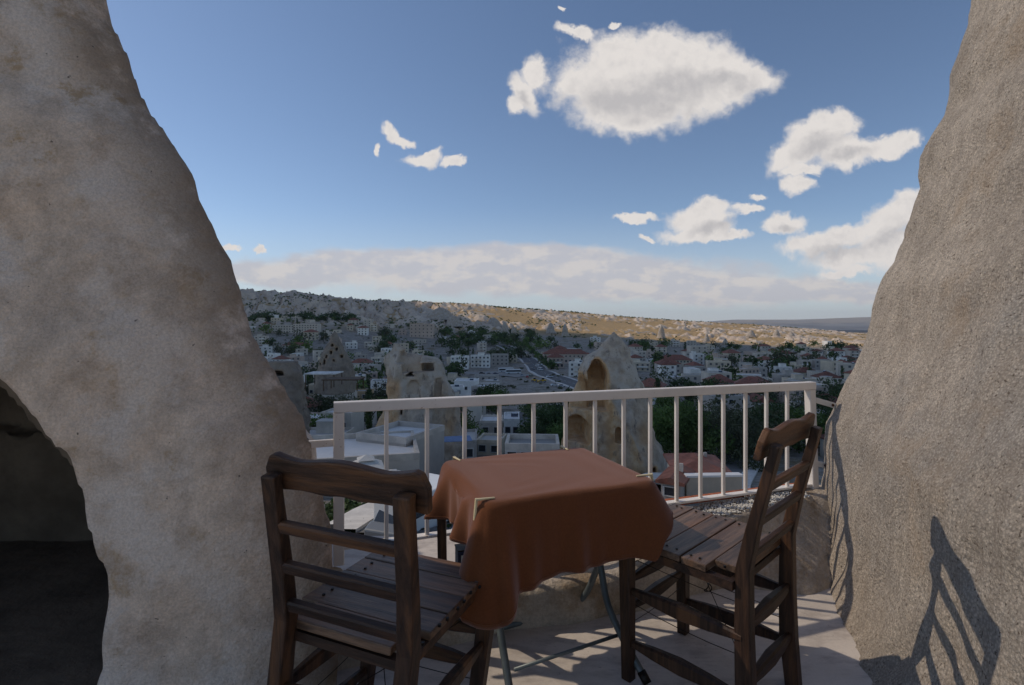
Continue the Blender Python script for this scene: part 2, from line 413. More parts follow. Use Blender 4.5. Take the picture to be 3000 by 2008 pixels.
# ------------------------------------------------------------------ the rocks either side of the opening
def lerpz(tab, Z):
    tab = sorted(tab); return np.interp(Z, [a for a, b in tab], [b for a, b in tab])
def rock_left():
    px = [(325,0),(345,60),(372,140),(400,215),(430,300),(500,400),(560,490),(605,620),(650,720),(700,840),(720,900),(760,1000),(800,1060),(830,1110),(870,1180),(900,1240),(912,1300),(925,1350),(950,1385),(968,1440)]
    q_ = 1.66/1500
    tip = [(1.2-(b-950)*q_, (a-1500)*q_) for a, b in px] + [(.3, -.574), (0, -.56), (-.7, -.52), (2.9, -1.48), (3.5, -1.70), (4.4, -2.1)]
    px = [(0,1080),(60,1140),(130,1230),(180,1340),(215,1450),(240,1560),(262,1620),(280,1670),(285,1760),(280,2008)]
    arch = [(1.2-(b-950)*.000947, (a-1500)*.000947) for a, b in px] + [(-.7, -1.16), (1.2, -1.62), (1.27, -2.0), (1.32, -3.0)]
    h = .03
    X, Y, Z, o = grid3(-3.5, -.44, -.9, 3.4, -.66, 4.3, h)
    n = fbm(X*1.6, Y*1.6, Z*1.6, 3, 5)*.10 + fbm(X*7, Y*7, Z*7, 3, 9)*.03 - .03*np.maximum(0, fbm(X*9, Y*9, Z*9, 2, 12)-.25)
    ne = fbm(X*6, Y*6, Z*6, 4, 29)*.05 + fbm(X*19, Y*19, Z*19, 2, 31)*.012
    s = lerpz(tip, Z) + ne*.5 - X
    T = .14*(1-np.exp(-np.maximum(s, 0)/.07))
    yn = 1.66 - .05*s - T - .12*s + n*(s > 0)*np.clip(s*4, 0, 1)
    yf = 1.66 + .11*(1-np.exp(-np.maximum(s, 0)/.10)) - .0*s + n*.3
    F = np.minimum(np.minimum(Y-yn, yf-Y), s*1.2)
    xl = -1.2-np.maximum(0, Z-.5)*.9
    lump = np.minimum(np.minimum(xl-X, 3.2-Y), np.minimum(1.72-Z, Y-1.4)) + n*.5
    F = np.maximum(F, lump)
    but = np.minimum(np.minimum(-.77-.55*np.maximum(Z-.45, 0)+ne*.6-X, 2.12-Y+n), np.minimum(.80-Z+ne, Y-1.5))
    F = np.maximum(F, but)
    xa = lerpz(arch, Z)
    hole = np.minimum(np.minimum(xa + ne*.4 + n*.25 - X, 1.30-Z), X+3.2)
    cav = np.minimum(hole, 2.95-.14*(Z < .60+n*.4)-Y+n)
    cav = np.minimum(cav, np.where(Y > 1.75, np.minimum(xl-.14-X, 9), 9))
    cav = np.minimum(cav, Z+.02)
    F = np.minimum(F, -cav)
    e = np.minimum(np.minimum(X-o[0]-.05, 2.9), Z-o[2]-.03); F = np.minimum(F, e); F = np.minimum(F, np.minimum(Y-o[1]-.05, 4.2-Z))
    V, Q = surface_nets(F, o, h)
    st = lerpz(tip, V[:, 2]) - V[:, 0]
    edge = np.clip(1-st/.16, 0, 1)
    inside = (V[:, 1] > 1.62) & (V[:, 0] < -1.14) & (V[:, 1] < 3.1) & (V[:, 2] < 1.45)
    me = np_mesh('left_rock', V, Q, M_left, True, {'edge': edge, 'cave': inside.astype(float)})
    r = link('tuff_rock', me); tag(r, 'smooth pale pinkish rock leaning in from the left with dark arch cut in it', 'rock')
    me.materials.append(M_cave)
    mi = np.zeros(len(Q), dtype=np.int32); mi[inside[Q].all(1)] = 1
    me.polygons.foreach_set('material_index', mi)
    return r
def rock_right():
    k = 2.75/1500
    px = [(2842,0),(2830,60),(2800,150),(2770,270),(2760,340),(2722,400),(2692,460),(2680,560),(2655,620),(2640,700),(2600,780),(2560,850),(2548,930),(2520,1010),(2490,1080),(2440,1180),(2415,1230),(2405,1330),(2395,1450)]
    tip = [(1.2-(b-950)*k, (a-1500)*k) for a, b in px] + [(0, 1.60), (-.5, 1.58), (4.3, 2.75)]
    h = .025
    X, Y, Z, o = grid3(.75, 3.3, -.3, 3.7, -.45, 3.9, h)
    n = fbm(X*1.8, Y*1.8, Z*1.3, 3, 15)*.035
    n2 = fbm(X*15, Y*15, Z*9, 2, 19)*.026 + fbm(X*4, Y*4, Z*2, 3, 23)*.010
    dy = Y-2.75
    w_ = lerpz(tip, Z) + np.where(dy < 0, .3*dy, 0) + np.where(dy > -.05, 6*(np.maximum(dy+.05, 0))**2, 0)
    w_ = w_ - .16*np.exp(-np.maximum(Z, 0)/.10)*(dy < .2)*np.clip((2.6-Y)*1.2, 0, 1)*.6
    F = X - w_ + n*np.clip(-dy*1.2, 0.05, .8) + n2
    F = np.minimum(np.minimum(F, 3.2-X), np.minimum(Y-o[1]-.05, Z-o[2]-.05)); F = np.minimum(F, 3.8-Z)
    V, Q = surface_nets(F, o, h)
    me = np_mesh('right_rock', V, Q, M_right, True)
    r = link('tuff_rock', me); tag(r, 'rough grey-brown rock face rising on the right behind the chair', 'rock'); return r
def parapet():
    h = .03
    X, Y, Z, o = grid3(-1.6, 2.3, 1.2, 3.7, -2.6, .56, h)
    n = fbm(X*3, Y*3, Z*3, 3, 35)*.05 + fbm(X*13, Y*13, Z*9, 2, 37)*.016
    fy = 1.982+.35*X; back = 2.235+.33*X
    top = np.interp(X, [-.7, -.45, .45, .75, .95, 1.5], [.27, .15, .15, .27, .30, .33])
    F = np.minimum(np.minimum(Y-fy-(.06+.75*np.clip((X-1.0)/.3, 0, 1))*np.clip(Z, 0, .3)+.16*np.clip((X-1.0)/.3, 0, 1)+n, back + .3*np.minimum(-Z, 2)*.3 - Y + n), top-Z+n*.3)
    F = np.minimum(F, Z-o[2]-.04)
    F = np.minimum(F, np.minimum(X+.98, 2.2-X))
    V, Q = surface_nets(F, o, h)
    me = np_mesh('parapet', V, Q, M_para, True)
    r = link('parapet_wall', me); tag(r, 'low hand-shaped tuff ledge under the white railing at the terrace edge', 'wall'); return r
rock_left(); rock_right(); parapet()
tag(MB().box((-2.2, 2.25, .002), (2.4, 1.6, .012)).obj('cave_floor_shade_sheet', M_cave), kind='structure')  # dark sheet over the terrace floor, painting in the shade inside the cave
fl = MB().box((-.3, -1.6, -.25), (9.0, 9.0, .5)).obj('terrace_floor', M_floor); fl['kind'] = 'structure'

# pebbles and a terracotta tile strip on the ledge, seen under the rail
M_peb = mat('white_pebbles', (0.58, 0.56, 0.52), var=0.12, scale=25, rough=0.8)
M_terra = mat('terracotta', (0.36, 0.11, 0.05), var=0.2, scale=14, rnd=0.12, rough=0.85)
mb = MB(); rr = random.Random(3)
ico = [(0,0,1),(.9,0,.1),(0,.9,.1),(-.9,0,.1),(0,-.9,.1),(0,0,-.7)]; icf = [(0,1,2),(0,2,3),(0,3,4),(0,4,1),(5,2,1),(5,3,2),(5,4,3),(5,1,4)]
for i in range(1500):
    x = rr.uniform(.62, 1.5); f = rr.random(); y = 2.03+.35*x + .16*f
    r = rr.uniform(.005, .011)
    q = rr.uniform(0, 6.28); c_, s_ = math.cos(q), math.sin(q)
    z = float(np.interp(x, [.45, .75, .95, 1.5], [.157, .277, .307, .337])) + .004*f + rr.uniform(-.001, .006)
    mb.add([(x+r*(a*c_-b*s_), y+r*(a*s_+b*c_), z+r*c*.8) for a, b, c in ico], icf)
tag(mb.obj('pebbles', M_peb, smooth=True), 'white pebbles spread on the ledge in front of the rail', 'pebbles', kind='stuff')
tt = empty('tile_edging', (0,0,0), 0, 'row of terracotta tiles laid along the ledge below the bottom rail', 'tiles')
for i in range(9):
    x = .76+i*.095; y = 2.235+.33*x
    MB().bar((x-.044, y-.33*.044, .333), (x+.044, y+.33*.044, .333), .07, .016, cham=.004).obj('tile', M_terra, tt)

# ------------------------------------------------------------------ railing
M_white = mat('cream_enamel', (0.76, 0.71, 0.66), var=0.05, scale=5, rough=0.42, bump=0.1, bscale=60, bdist=0.002, spots=[((0.30, 0.16, 0.08), 34, 0.655, 0.8)], spec=0.5)
M_rust = mat('rusty_steel', (0.12, 0.05, 0.025), var=0.3, scale=30, rough=0.8)
rl = empty('railing', (0, 0, 0), 0, 'cream painted steel railing with upright bars across the opening', 'railing')
def ry(x): return 2.2+.316*x
XL, XR = -.672, 1.568
ZT0, ZT1, ZB0, ZB1 = .898, .896, .333, .357
def zt(x): return ZT0+(ZT1-ZT0)*(x-XL)/(XR-XL)
def zb(x): return ZB0+(ZB1-ZB0)*(x-XL)/(XR-XL)
MB().bar((XL-.018, ry(XL-.018), zt(XL)-.02), (XR+.02, ry(XR+.02), zt(XR)-.02), .04, .04, cham=.003).obj('top_rail', M_white, rl)
MB().bar((XL, ry(XL), zb(XL)), (XR, ry(XR), zb(XR)), .036, .012, cham=.002).obj('bottom_rail', M_white, rl)
for x, s in ((XL, 0), (XR, .02)):
    MB().bar((x+s, ry(x), .27), (x, ry(x), zt(x)-.041), .04, .04, up=(-.3, .95, 0), cham=.003).obj('post', M_white, rl)
for px in [1132,1251,1361,1463,1563,1657,1743,1827,1905,1982,2052,2119,2184,2245,2306]:
    a = (px-1500)/1500; x = a*2.2/(1-.316*a)
    MB().bar((x, ry(x), zb(x)+.006), (x, ry(x), zt(x)-.041), .016, .016, up=(-.3, .95, 0), cham=.002).obj('baluster', M_white, rl)
for (p0, p1) in (((XL-.02, ry(XL), .74), (XL-.17, ry(XL)-.03, .735)), ((XR+.03, ry(XR), .80), (XR+.15, ry(XR)+.02, .765)), ((XR+.02, ry(XR)-.005, .47), (XR+.09, ry(XR)+.0, .455))):
    b = MB().bar(p0, p1, .012, .028, cham=.002).obj('bracket', M_white, rl)
    q = Vector(p1)-(Vector(p1)-Vector(p0))*.2
    MB().tube([q+Vector((0,-.012,0)), q+Vector((0,.012,0))], .007, 8).obj('bolt', M_rust, b)

# ------------------------------------------------------------------ chairs
def grainy(t, v, c, ax):
    sc = {'x': (1.2, 14, 14), 'z': (14, 14, 1.2)}[ax]
    oi = t.new('ShaderNodeObjectInfo'); off = t.math('MULTIPLY', oi.outputs['Random'], 9.0)
    cx = t.new('ShaderNodeCombineXYZ'); [t.l.new(off, cx.inputs[i]) for i in range(3)]
    vv = t.vmath('ADD', t.mapping(v, scale=sc), cx.outputs[0])
    g = t.noise(vv, 3.0, 7, 0.7, 0.6)
    c = t.mix(t.ramp(g, 0.36, 0.52, 0.8, 0), c, (0.018, 0.009, 0.006))
    g2 = t.noise(t.vmath('ADD', t.mapping(v, scale=tuple(k*.25 for k in sc)), cx.outputs[0]), 4.0, 5, 0.65)
    return t.mix(t.ramp(g2, 0.50, 0.66, 0, 0.65), c, (0.17, 0.075, 0.030))
M_wz = mat('dark_stained_wood_upright', (0.048, 0.024, 0.014), var=0.35, scale=6, rough=0.5, bump=0.5, bscale=30, bdist=0.003, stretch=(10, 10, 1.2), fn=lambda t, v, c: grainy(t, v, c, 'z'), rnd=0.1, spec=0.35)
M_wx = mat('dark_stained_wood_crosswise', (0.046, 0.023, 0.014), var=0.35, scale=6, rough=0.5, bump=0.5, bscale=30, bdist=0.003, stretch=(1.2, 10, 10), fn=lambda t, v, c: grainy(t, v, c, 'x'), rnd=0.15, spec=0.35)
M_wp = mat('worn_seat_wood', (0.145, 0.085, 0.052), var=0.3, scale=5, rough=0.42, bump=0.5, bscale=26, bdist=0.003, stretch=(1.0, 12, 12), fn=lambda t, v, c: grainy(t, v, c, 'x'), rnd=0.22, spec=0.55)
M_nail = mat('black_iron', (0.02, 0.016, 0.014), var=0.2, scale=10, rough=0.5, metal=0.5)
SW = Matrix(((0,1,0,0),(1,0,0,0),(0,0,1,0),(0,0,0,1)))
def make_chair(label):
    r = empty('wooden_chair', (0,0,0), 0, label, 'chair', 'dark wooden chairs at the table')
    front = [(-.188,0),(-.170,.16),(-.168,.32),(-.172,.50),(-.20,.62),(-.262,.845)]
    back = [(-.292,.866),(-.236,.63),(-.212,.50),(-.214,.32),(-.220,.16),(-.232,0)]
    for s in (-1, 1):
        MB().prism(front+[(-.266,.872)]+back, s*.174-.020, s*.174+.020, SW).obj('back_post', M_wz, r, bevel=.004)
        MB().bar((s*.188, .190, 0), (s*.190, .195, .462), .038, .036, up=(0,1,0), w2=.046, t2=.042, cham=.004).obj('leg', M_wz, r)
    # crest rail with a wavy upper and lower edge
    N = 28; up_ = []; lo = []
    for i in range(N+1):
        x = -.214+.428*i/N; a = abs(x)/.214
        zt_ = .893+.020*math.cos(min(a, .62)/.62*math.pi)*.75 + .038*max(0, (a-.55)/.45)**1.1 - (.05*max(0, (a-.93)/.07)**2)
        zl = .818 - .016*math.cos(a/.5*math.pi)*(1 if a < .75 else max(0, (1-a)/.25)) + .012*max(0, (a-.9)/.1)**2
        zt_ = .906+.006*math.cos(min(a, .62)/.62*math.pi)+.016*max(0, (a-.5)/.4)**1.5 - .045*max(0, (a-.86)/.14)**2.2; zl = .826+.009*math.exp(-(x/.035)**2)-.004*math.cos(a*6); up_.append((x, zt_)); lo.append((x, zl))
    th = math.atan2(.078, .30)
    T = Matrix.Translation((0, -.2415, .80)) @ Matrix.Rotation(th, 4, 'X') @ Matrix.Translation((0, 0, -.80))
    MB().prism(lo+up_[::-1], 0, .020, T).obj('crest_rail', M_wx, r, bevel=.004)
    for z in (.745, .642, .540):
        y = np.interp(z, [.5, .62, .845], [-.195, -.222, -.275])
        MB().bar((-.160, y, z), (.160, y, z), .020, .030, up=(0, -.3, .95), cham=.004).obj('slat', M_wx, r)
    ys = [-.178, -.094, -.010, .074, .158, .242]
    for i in range(5):
        w0 = .209 if i else .156
        dz = (0.002, 0, .0015, 0, .001)[i]
        MB().box((0, (ys[i]+ys[i+1])/2, .474+dz), (w0*2, .0805, .022)).obj('seat_plank', M_wp, r, bevel=.003)
    fr = MB()
    for s in (-1, 1): fr.bar((s*.194, -.17, .449), (s*.194, .225, .449), .024, .026)
    fr.bar((-.19, .214, .4485), (.19, .214, .4485), .024, .024); fr.bar((-.19, -.165, .4485), (.19, -.165, .4485), .024, .024)
    fr.obj('seat_frame', M_wx, r)
    nl = MB()
    for y in (-.135, -.06, -.03, .02, .055, .10, .135, .19, .215):
        for s in (-1, 1):
            x = s*(.178+R.uniform(-.006, .006)); nl.tube([(x, y, .482), (x, y, .4885)], .0042, 8)
    nl.obj('nails', M_nail, r)['kind'] = 'stuff'
    for s in (-1, 1):
        for z, zz in ((.305, .300), (.135, .125)):
            MB().bar((s*.188, -.19, z), (s*.190, .19, zz), .016, .020, cham=.006, mid=(.030, .050)).obj('stretcher', M_wz, r)
    for y, z, xx in ((.192, .33, .186), (.192, .235, .186), (-.195, .33, .178), (-.20, .17, .178)):
        MB().bar((-xx, y, z), (xx, y, z), .016, .020, cham=.006, mid=(.030, .046)).obj('stretcher', M_wx, r)
    wr = MB()
    def wire(a, b, sag=.008):
        a = Vector(a); b = Vector(b); wr.tube([a.lerp(b, q)+Vector((0, 0, -sag*4*q*(1-q))) for q in (0, .25, .5, .75, 1)], .0013, 5, False)
    for s in (-1, 1):
        wire((s*.17, .17, .40), (-s*.16, -.18, .22)); wire((s*.17, -.17, .24), (s*.175, .17, .25))
    wire((-.17, .18, .39), (.17, .18, .39)); wire((-.17, .18, .19), (.17, .18, .195))
    wr.tube([(.02*math.cos(q), .006*math.sin(2*q), .31+.012*math.sin(q)) for q in [i*.6 for i in range(12)]], .0018, 5, False)
    wr.obj('wire', M_nail, r)
    return r
c1 = make_chair('dark wooden chair seen from behind left of the table with wavy crest rail')
c1.location = (-.262, 1.318, 0); c1.rotation_euler = (0, 0, rad(-22.7))
c2 = copy_tree(c1); c2['label'] = 'brown wooden chair seen side on to the right of the table, lit by sun'
for ch in c1.children:          # the left chair has racked out of square
    ch.data = ch.data.copy()
    if ch.name.startswith('seat'): ch.data.transform(Matrix(((.94, 0, 0, -.028), (0, 1, 0, 0), (0, 0, 1, 0), (0, 0, 0, 1))))
    ch.data.transform(Matrix(((1, 0, .13, -.113), (0, 1, 0, 0), (0, 0, 1, 0), (0, 0, 0, 1))))
c2.location = (.662, 1.728, 0); c2.rotation_euler = (0, 0, rad(43.5))

# ------------------------------------------------------------------ table, cloth, clips
TA = rad(21.6); TC = Vector((.107, 1.824, 0))
tb = empty('folding_table', TC, TA, 'small folding table on curved grey tube legs under an orange cloth', 'table')
M_tube = mat('grey_painted_tube', (0.13, 0.15, 0.155), var=0.15, scale=12, rough=0.45, spots=[((0.12, 0.05, 0.02), 25, 0.66, 0.8)], metal=0.3)
M_cap = mat('white_plastic_foot', (0.6, 0.6, 0.56), var=0.06, scale=20, rough=0.5)
M_board = mat('table_board', (0.30, 0.2, 0.12), var=0.2, scale=5)
MB().box((0, 0, .664), (.55, .45, .018)).obj('tabletop', M_board, tb, bevel=.004)
Ti = (Matrix.Translation(TC) @ Matrix.Rotation(TA, 4, 'Z')).inverted()
def curve(pts, n=14):
    pts = [Vector(p) for p in pts]; out = []
    for i in range(n+1):
        q = i/n*(len(pts)-1); k = min(int(q), len(pts)-2); f = q-k
        p0 = pts[max(k-1, 0)]; p1 = pts[k]; p2 = pts[k+1]; p3 = pts[min(k+2, len(pts)-1)]
        out.append(.5*((2*p1)+(p2-p0)*f+(2*p0-5*p1+4*p2-p3)*f*f+(3*p1-p0-3*p2+p3)*f**3))
    return out
def loc_(p): return Ti @ Vector(p)
LG = [[(.25,2.04,.648),(.325,1.93,.33),(.352,1.84,.17),(.447,1.700,.012)], [(-.19,1.87,.648),(-.07,1.77,.33),(-.035,1.68,.17),(.005,1.56,.012)],
      [(.40,1.76,.648),(.335,1.92,.33),(.30,2.06,.12),(.235,2.110,.022)], [(-.05,1.58,.648),(-.072,1.77,.33),(-.075,1.90,.14),(-.085,1.970,.022)]]
for k, pts in enumerate(LG):
    lg = MB().tube(curve([loc_(p) for p in pts]), .0125, 10).obj('leg', M_tube, tb, smooth=True)
    if k < 2:
        q0, q1 = loc_(pts[2]), loc_(pts[3]); a = q0.lerp(q1, .86)
        MB().tube([a, q1+(q1-q0).normalized()*.006], .015, 10).obj('foot_cap', M_nail, lg, smooth=True)
a, b = loc_((-.105,1.964,.02)), loc_((.248,2.125,.02))
bar_ = MB().tube([a, b], .013, 10).obj('floor_bar', M_tube, tb, smooth=True)
for p, q in ((a, b), (b, a)):
    dv = (p-q).normalized(); MB().tube([p-dv*.045, p+dv*.004], .0165, 12).obj('foot_cap', M_cap, bar_, smooth=True)
MB().tube([loc_((.007,1.622,.105)), loc_((.368,1.800,.105))], .006, 8).obj('cross_bar', M_tube, tb, smooth=True)
MB().tube([loc_((-.072,1.77,.33)), loc_((.335,1.925,.33))], .006, 8).obj('pivot_bar', M_tube, tb, smooth=True)

M_cloth = mat('rust_orange_cloth', (0.190, 0.060, 0.019), var=0.04, scale=6, rough=0.9, bump=0.35, bscale=260, bdist=0.0015, speck=(160, 0.10), spec=0.2, transl=0.22)
for n in M_cloth.node_tree.nodes:
    if n.type == 'BSDF_PRINCIPLED':
        n.inputs['Sheen Weight'].default_value = 0.55; n.inputs['Sheen Roughness'].default_value = 0.5; n.inputs['Sheen Tint'].default_value = (1.0, 0.75, 0.7, 1)
def cloth():
    hx, hy, rc = .303, .253, .035
    pts = []
    n1, n2, nc = 84, 68, 12
    def side(x0, y0, x1, y1, n):
        for i in range(n): pts.append((x0+(x1-x0)*i/n, y0+(y1-y0)*i/n))
    def arc(cx, cy, a0):
        for i in range(nc): a = rad(a0+90*i/nc); pts.append((cx+rc*math.cos(a), cy+rc*math.sin(a)))
    # start front left corner, go along the front to the right, anticlockwise
    side(-hx+rc, -hy, hx-rc, -hy, n1); arc(hx-rc, -hy+rc, -90); side(hx, -hy+rc, hx, hy-rc, n2); arc(hx-rc, hy-rc, 0)
    side(hx-rc, hy, -hx+rc, hy, n1); arc(-hx+rc, hy-rc, 90); side(-hx, hy-rc, -hx, -hy+rc, n2); arc(-hx+rc, -hy+rc, 180)
    B = np.array(pts); N = len(B)
    nx = np.roll(B, -1, 0)-np.roll(B, 1, 0); nr = np.stack([nx[:,1], -nx[:,0]], 1); nr /= np.linalg.norm(nr, axis=1)[:,None]
    L = np.linalg.norm(np.roll(B, -1, 0)-B, axis=1); s = np.concatenate([[0], np.cumsum(L)[:-1]]); P_ = L.sum()
    sF, sR = 0, n1*0+ (2*hx-2*rc); c = math.pi/2*rc
    kR = sR+c/2; kBR = sR+c+(2*hy-2*rc)+c/2; kBL = kBR+c+(2*hx-2*rc); kFL = P_-c/2
    drop = np.interp(s, [0, .05, .14, .30, .42, .50, kR-.02, kR, kR+.10, kBR, kBL-.1, kBL, kBL+.10, kBL+.28, kFL-.10, kFL-.03, kFL, P_],
                        [.315, .275, .252, .238, .235, .225, .155, .12, .17, .20, .22, .22, .185, .165, .172, .22, .325, .335])
    def near(k, w_): dd = np.minimum(abs(s-k), P_-abs(s-k)); return np.exp(-(dd/w_)**2)
    V = []; rings = 22; zt = .680
    K = 15
    for i in range(1, K+1):     # top, from the middle outward
        f = (i/K)**.9*.955
        zz = zt + .0012*np.sin(B[:,0]*14+i)*(i/K) 
        V.append(np.stack([B[:,0]*f, B[:,1]*f, zz], 1))
    for j in range(1, rings+1):
        v = j/rings
        rr = .020; la = drop*v
        # roll over the edge, then hang
        a = np.clip(la/rr/1.57, 0, 1)*math.pi/2
        ox = rr*np.sin(a) - rr*.55; oz = -(rr*(1-np.cos(a))) - np.maximum(la-rr*1.57, 0)
        w2 = np.clip((la-.02)/.2, 0, 1.3)
        soft = .035*near(kR, .07)
        fold = (.013*np.sin(s*26+.6)+.010*np.sin(s*47+2)+.006*np.sin(s*80)) * w2
        fold = fold*(.28+.9*near(0, .16)+1.6*near(kBL+.22, .20)+.5*near(.30, .1))
        swag = (.045*np.sin((s-(kBL))/(kFL-kBL)*math.pi*3.0)+.02)*w2*((s > kBL)&(s < kFL))*(1-.3*v)
        out_ = ox + (.020+.022*near(kFL, .06)+.012*near(0, .10)+.07*near(kR, .10)-.01*near(kR, .03))*w2 + fold + swag + soft*w2
        tuck = -.05*near(kFL-.10, .045)*w2
        x = B[:,0]*.985+nr[:,0]*(out_+tuck); y = B[:,1]*.985+nr[:,1]*(out_+tuck)
        z = zt + oz + .004*np.sin(s*33)*v
        wr_ = fbm(x*18, y*18, z*9, 3, 301)*.0035*np.clip(w2+.15, 0, 1); x = x+nr[:,0]*wr_; y = y+nr[:,1]*wr_
        # the sagging pocket on the left side
        pk = near(kBL+.26, .10); z = z - pk*.045*np.exp(-((v-.1)/.15)**2)
        V.append(np.stack([x, y, z], 1))
    V = np.concatenate([[[0, 0, zt]]]+V); F = []
    tot = K+rings
    T3 = [(0, 1+i, 1+(i+1) % N) for i in range(N)]
    for k in range(tot-1):
        for i in range(N): F.append((1+k*N+i, 1+(k+1)*N+i, 1+(k+1)*N+(i+1) % N, 1+k*N+(i+1) % N))
    me = bpy.data.meshes.new('cloth'); me.from_pydata(V.tolist(), [], T3+F); me.materials.append(M_cloth)
    me.polygons.foreach_set('use_smooth', [True]*len(me.polygons)); me.update()
    o = link('tablecloth', me, None, TC, (0, 0, TA)); tag(o, 'plain rust orange cloth hanging in folds over the table', 'tablecloth')
    m = o.modifiers.new('thick', 'SOLIDIFY'); m.thickness = .0025; m.offset = 1
    # stitched hem as a raised cord above the edge
    hem = V[1+(tot-2)*N:1+(tot-1)*N]; pts = [Vector(p)+Vector((nr[i][0]*.0025, nr[i][1]*.0025, 0)) for i, p in enumerate(hem)]
    MB().tube(pts+[pts[0]], .0022, 5, False).obj('hem', M_cloth, o, smooth=True)
    return o
cloth()
M_clip = mat('cream_plastic', (0.66, 0.55, 0.33), var=0.05, scale=20, rough=0.4, spec=0.5)
M_knob = mat('translucent_knob', (0.42, 0.33, 0.30), var=0.1, scale=40, rough=0.3)
def clip(pos, rz, label, dn=.055):
    r = empty('tablecloth_clip', pos, rz, label, 'clip', 'cloth clips at the corners of the table')
    MB().bar((.003, 0, .004), (-.052, 0, .003), .011, .006, w2=.006, t2=.004, cham=.0015).obj('upper_jaw', M_clip, r)
    MB().bar((.004, 0, .007), (.010, 0, -dn), .011, .007, up=(1,0,0), cham=.0015).obj('spine', M_clip, r)
    MB().bar((.006, 0, -dn+.004), (-.018, 0, -dn+.004), .011, .006, cham=.0015).obj('lower_jaw', M_clip, r)
    k = MB().tube([(-.006, 0, -dn-.008), (-.006, 0, -dn+.024)], .0085, 10).obj('screw_knob', M_knob, r, smooth=True)
def tw(x, y, z=.682): v = Matrix.Rotation(TA, 4, 'Z') @ Vector((x, y, 0)); return Vector((TC.x+v.x, TC.y+v.y, z))
clip(tw(-.312, -.225), TA+rad(180), 'cream L-shaped clip hanging down at the front left corner of the cloth')
clip(tw(.312, -.205), TA+rad(-8), 'cream clip at the right corner of the cloth beside the chair')
clip(tw(-.250, .262), TA+rad(100), 'small white clip at the far left corner of the cloth', .03)
clip(tw(.215, .262), TA+rad(90), 'small cream clip on the far edge of the cloth near its back corner', .03)

# the offcut and the blue box standing on the ledge beyond the left chair
o = MB().bar((-.27, 2.0, .14), (-.275, 2.0, .45), .034, .024, up=(0,1,0), cham=.003).obj('wooden_post', M_wz); tag(o, 'short brown wooden post standing on the ledge behind the left chair seat', 'post')
M_blue = mat('dark_blue_card', (0.012, 0.022, 0.06), var=0.3, scale=30, rough=0.35, spots=[((0.35, 0.42, 0.5), 60, 0.66, 0.8)])
bx = empty('drinks_box', (-.16, 2.0, .15), rad(18), 'dark blue box with pale print on the ledge behind the left chair seat', 'box')
MB().box((0, 0, .09), (.115, .06, .18)).obj('carton', M_blue, bx, bevel=.003)
MB().box((0, 0, .1825), (.118, .063, .005)).obj('lid', M_nail, bx)
MB().box((-.040, -.0312, .15), (.012, .0012, .03)).obj('print_panel', M_cap, bx)
# ================================================================== the land beyond
PXS = [300, 700, 1000, 1200, 1400, 1600, 1800, 2000, 2200, 2400, 2700, 3200]
AA = [(p-1500)/1500 for p in PXS]
YF = [650, 650, 700, 750, 800, 880, 880, 850, 800, 780, 780, 780]
YR = [950, 950, 1000, 1050, 1150, 1250, 1400, 1550, 1700, 1900, 2000, 2000]
ZF = [EYE-(p-950)/1500*y for p, y in zip([955, 950, 947, 957, 966, 976, 990, 1002, 1008, 1012, 1015, 1015], YF)]
ridge_px = [200, 560, 640, 700, 750, 800, 850, 900, 950, 1000, 1060, 1120, 1180, 1230, 1300, 1400, 1500, 1600, 1700, 1800, 1900, 2000, 2100, 2200, 2300, 2400, 2480, 2600, 3200]
ridge_py = [848, 850, 850, 852, 855, 858, 862, 866, 870, 875, 881, 880, 884, 884, 886, 893, 902, 908, 915, 925, 932, 939, 945, 950, 958, 966, 975, 980, 985]
BY = [-50, 6, 10, 14, 20, 30, 45, 60, 80, 120, 180, 250, 370, 500, 560]
BZ = [-3, -3.5, -5, -6.3, -7.8, -9.8, -13.2, -17.5, -21.5, -25.5, -28.5, -31, -33, -33.5, -33]
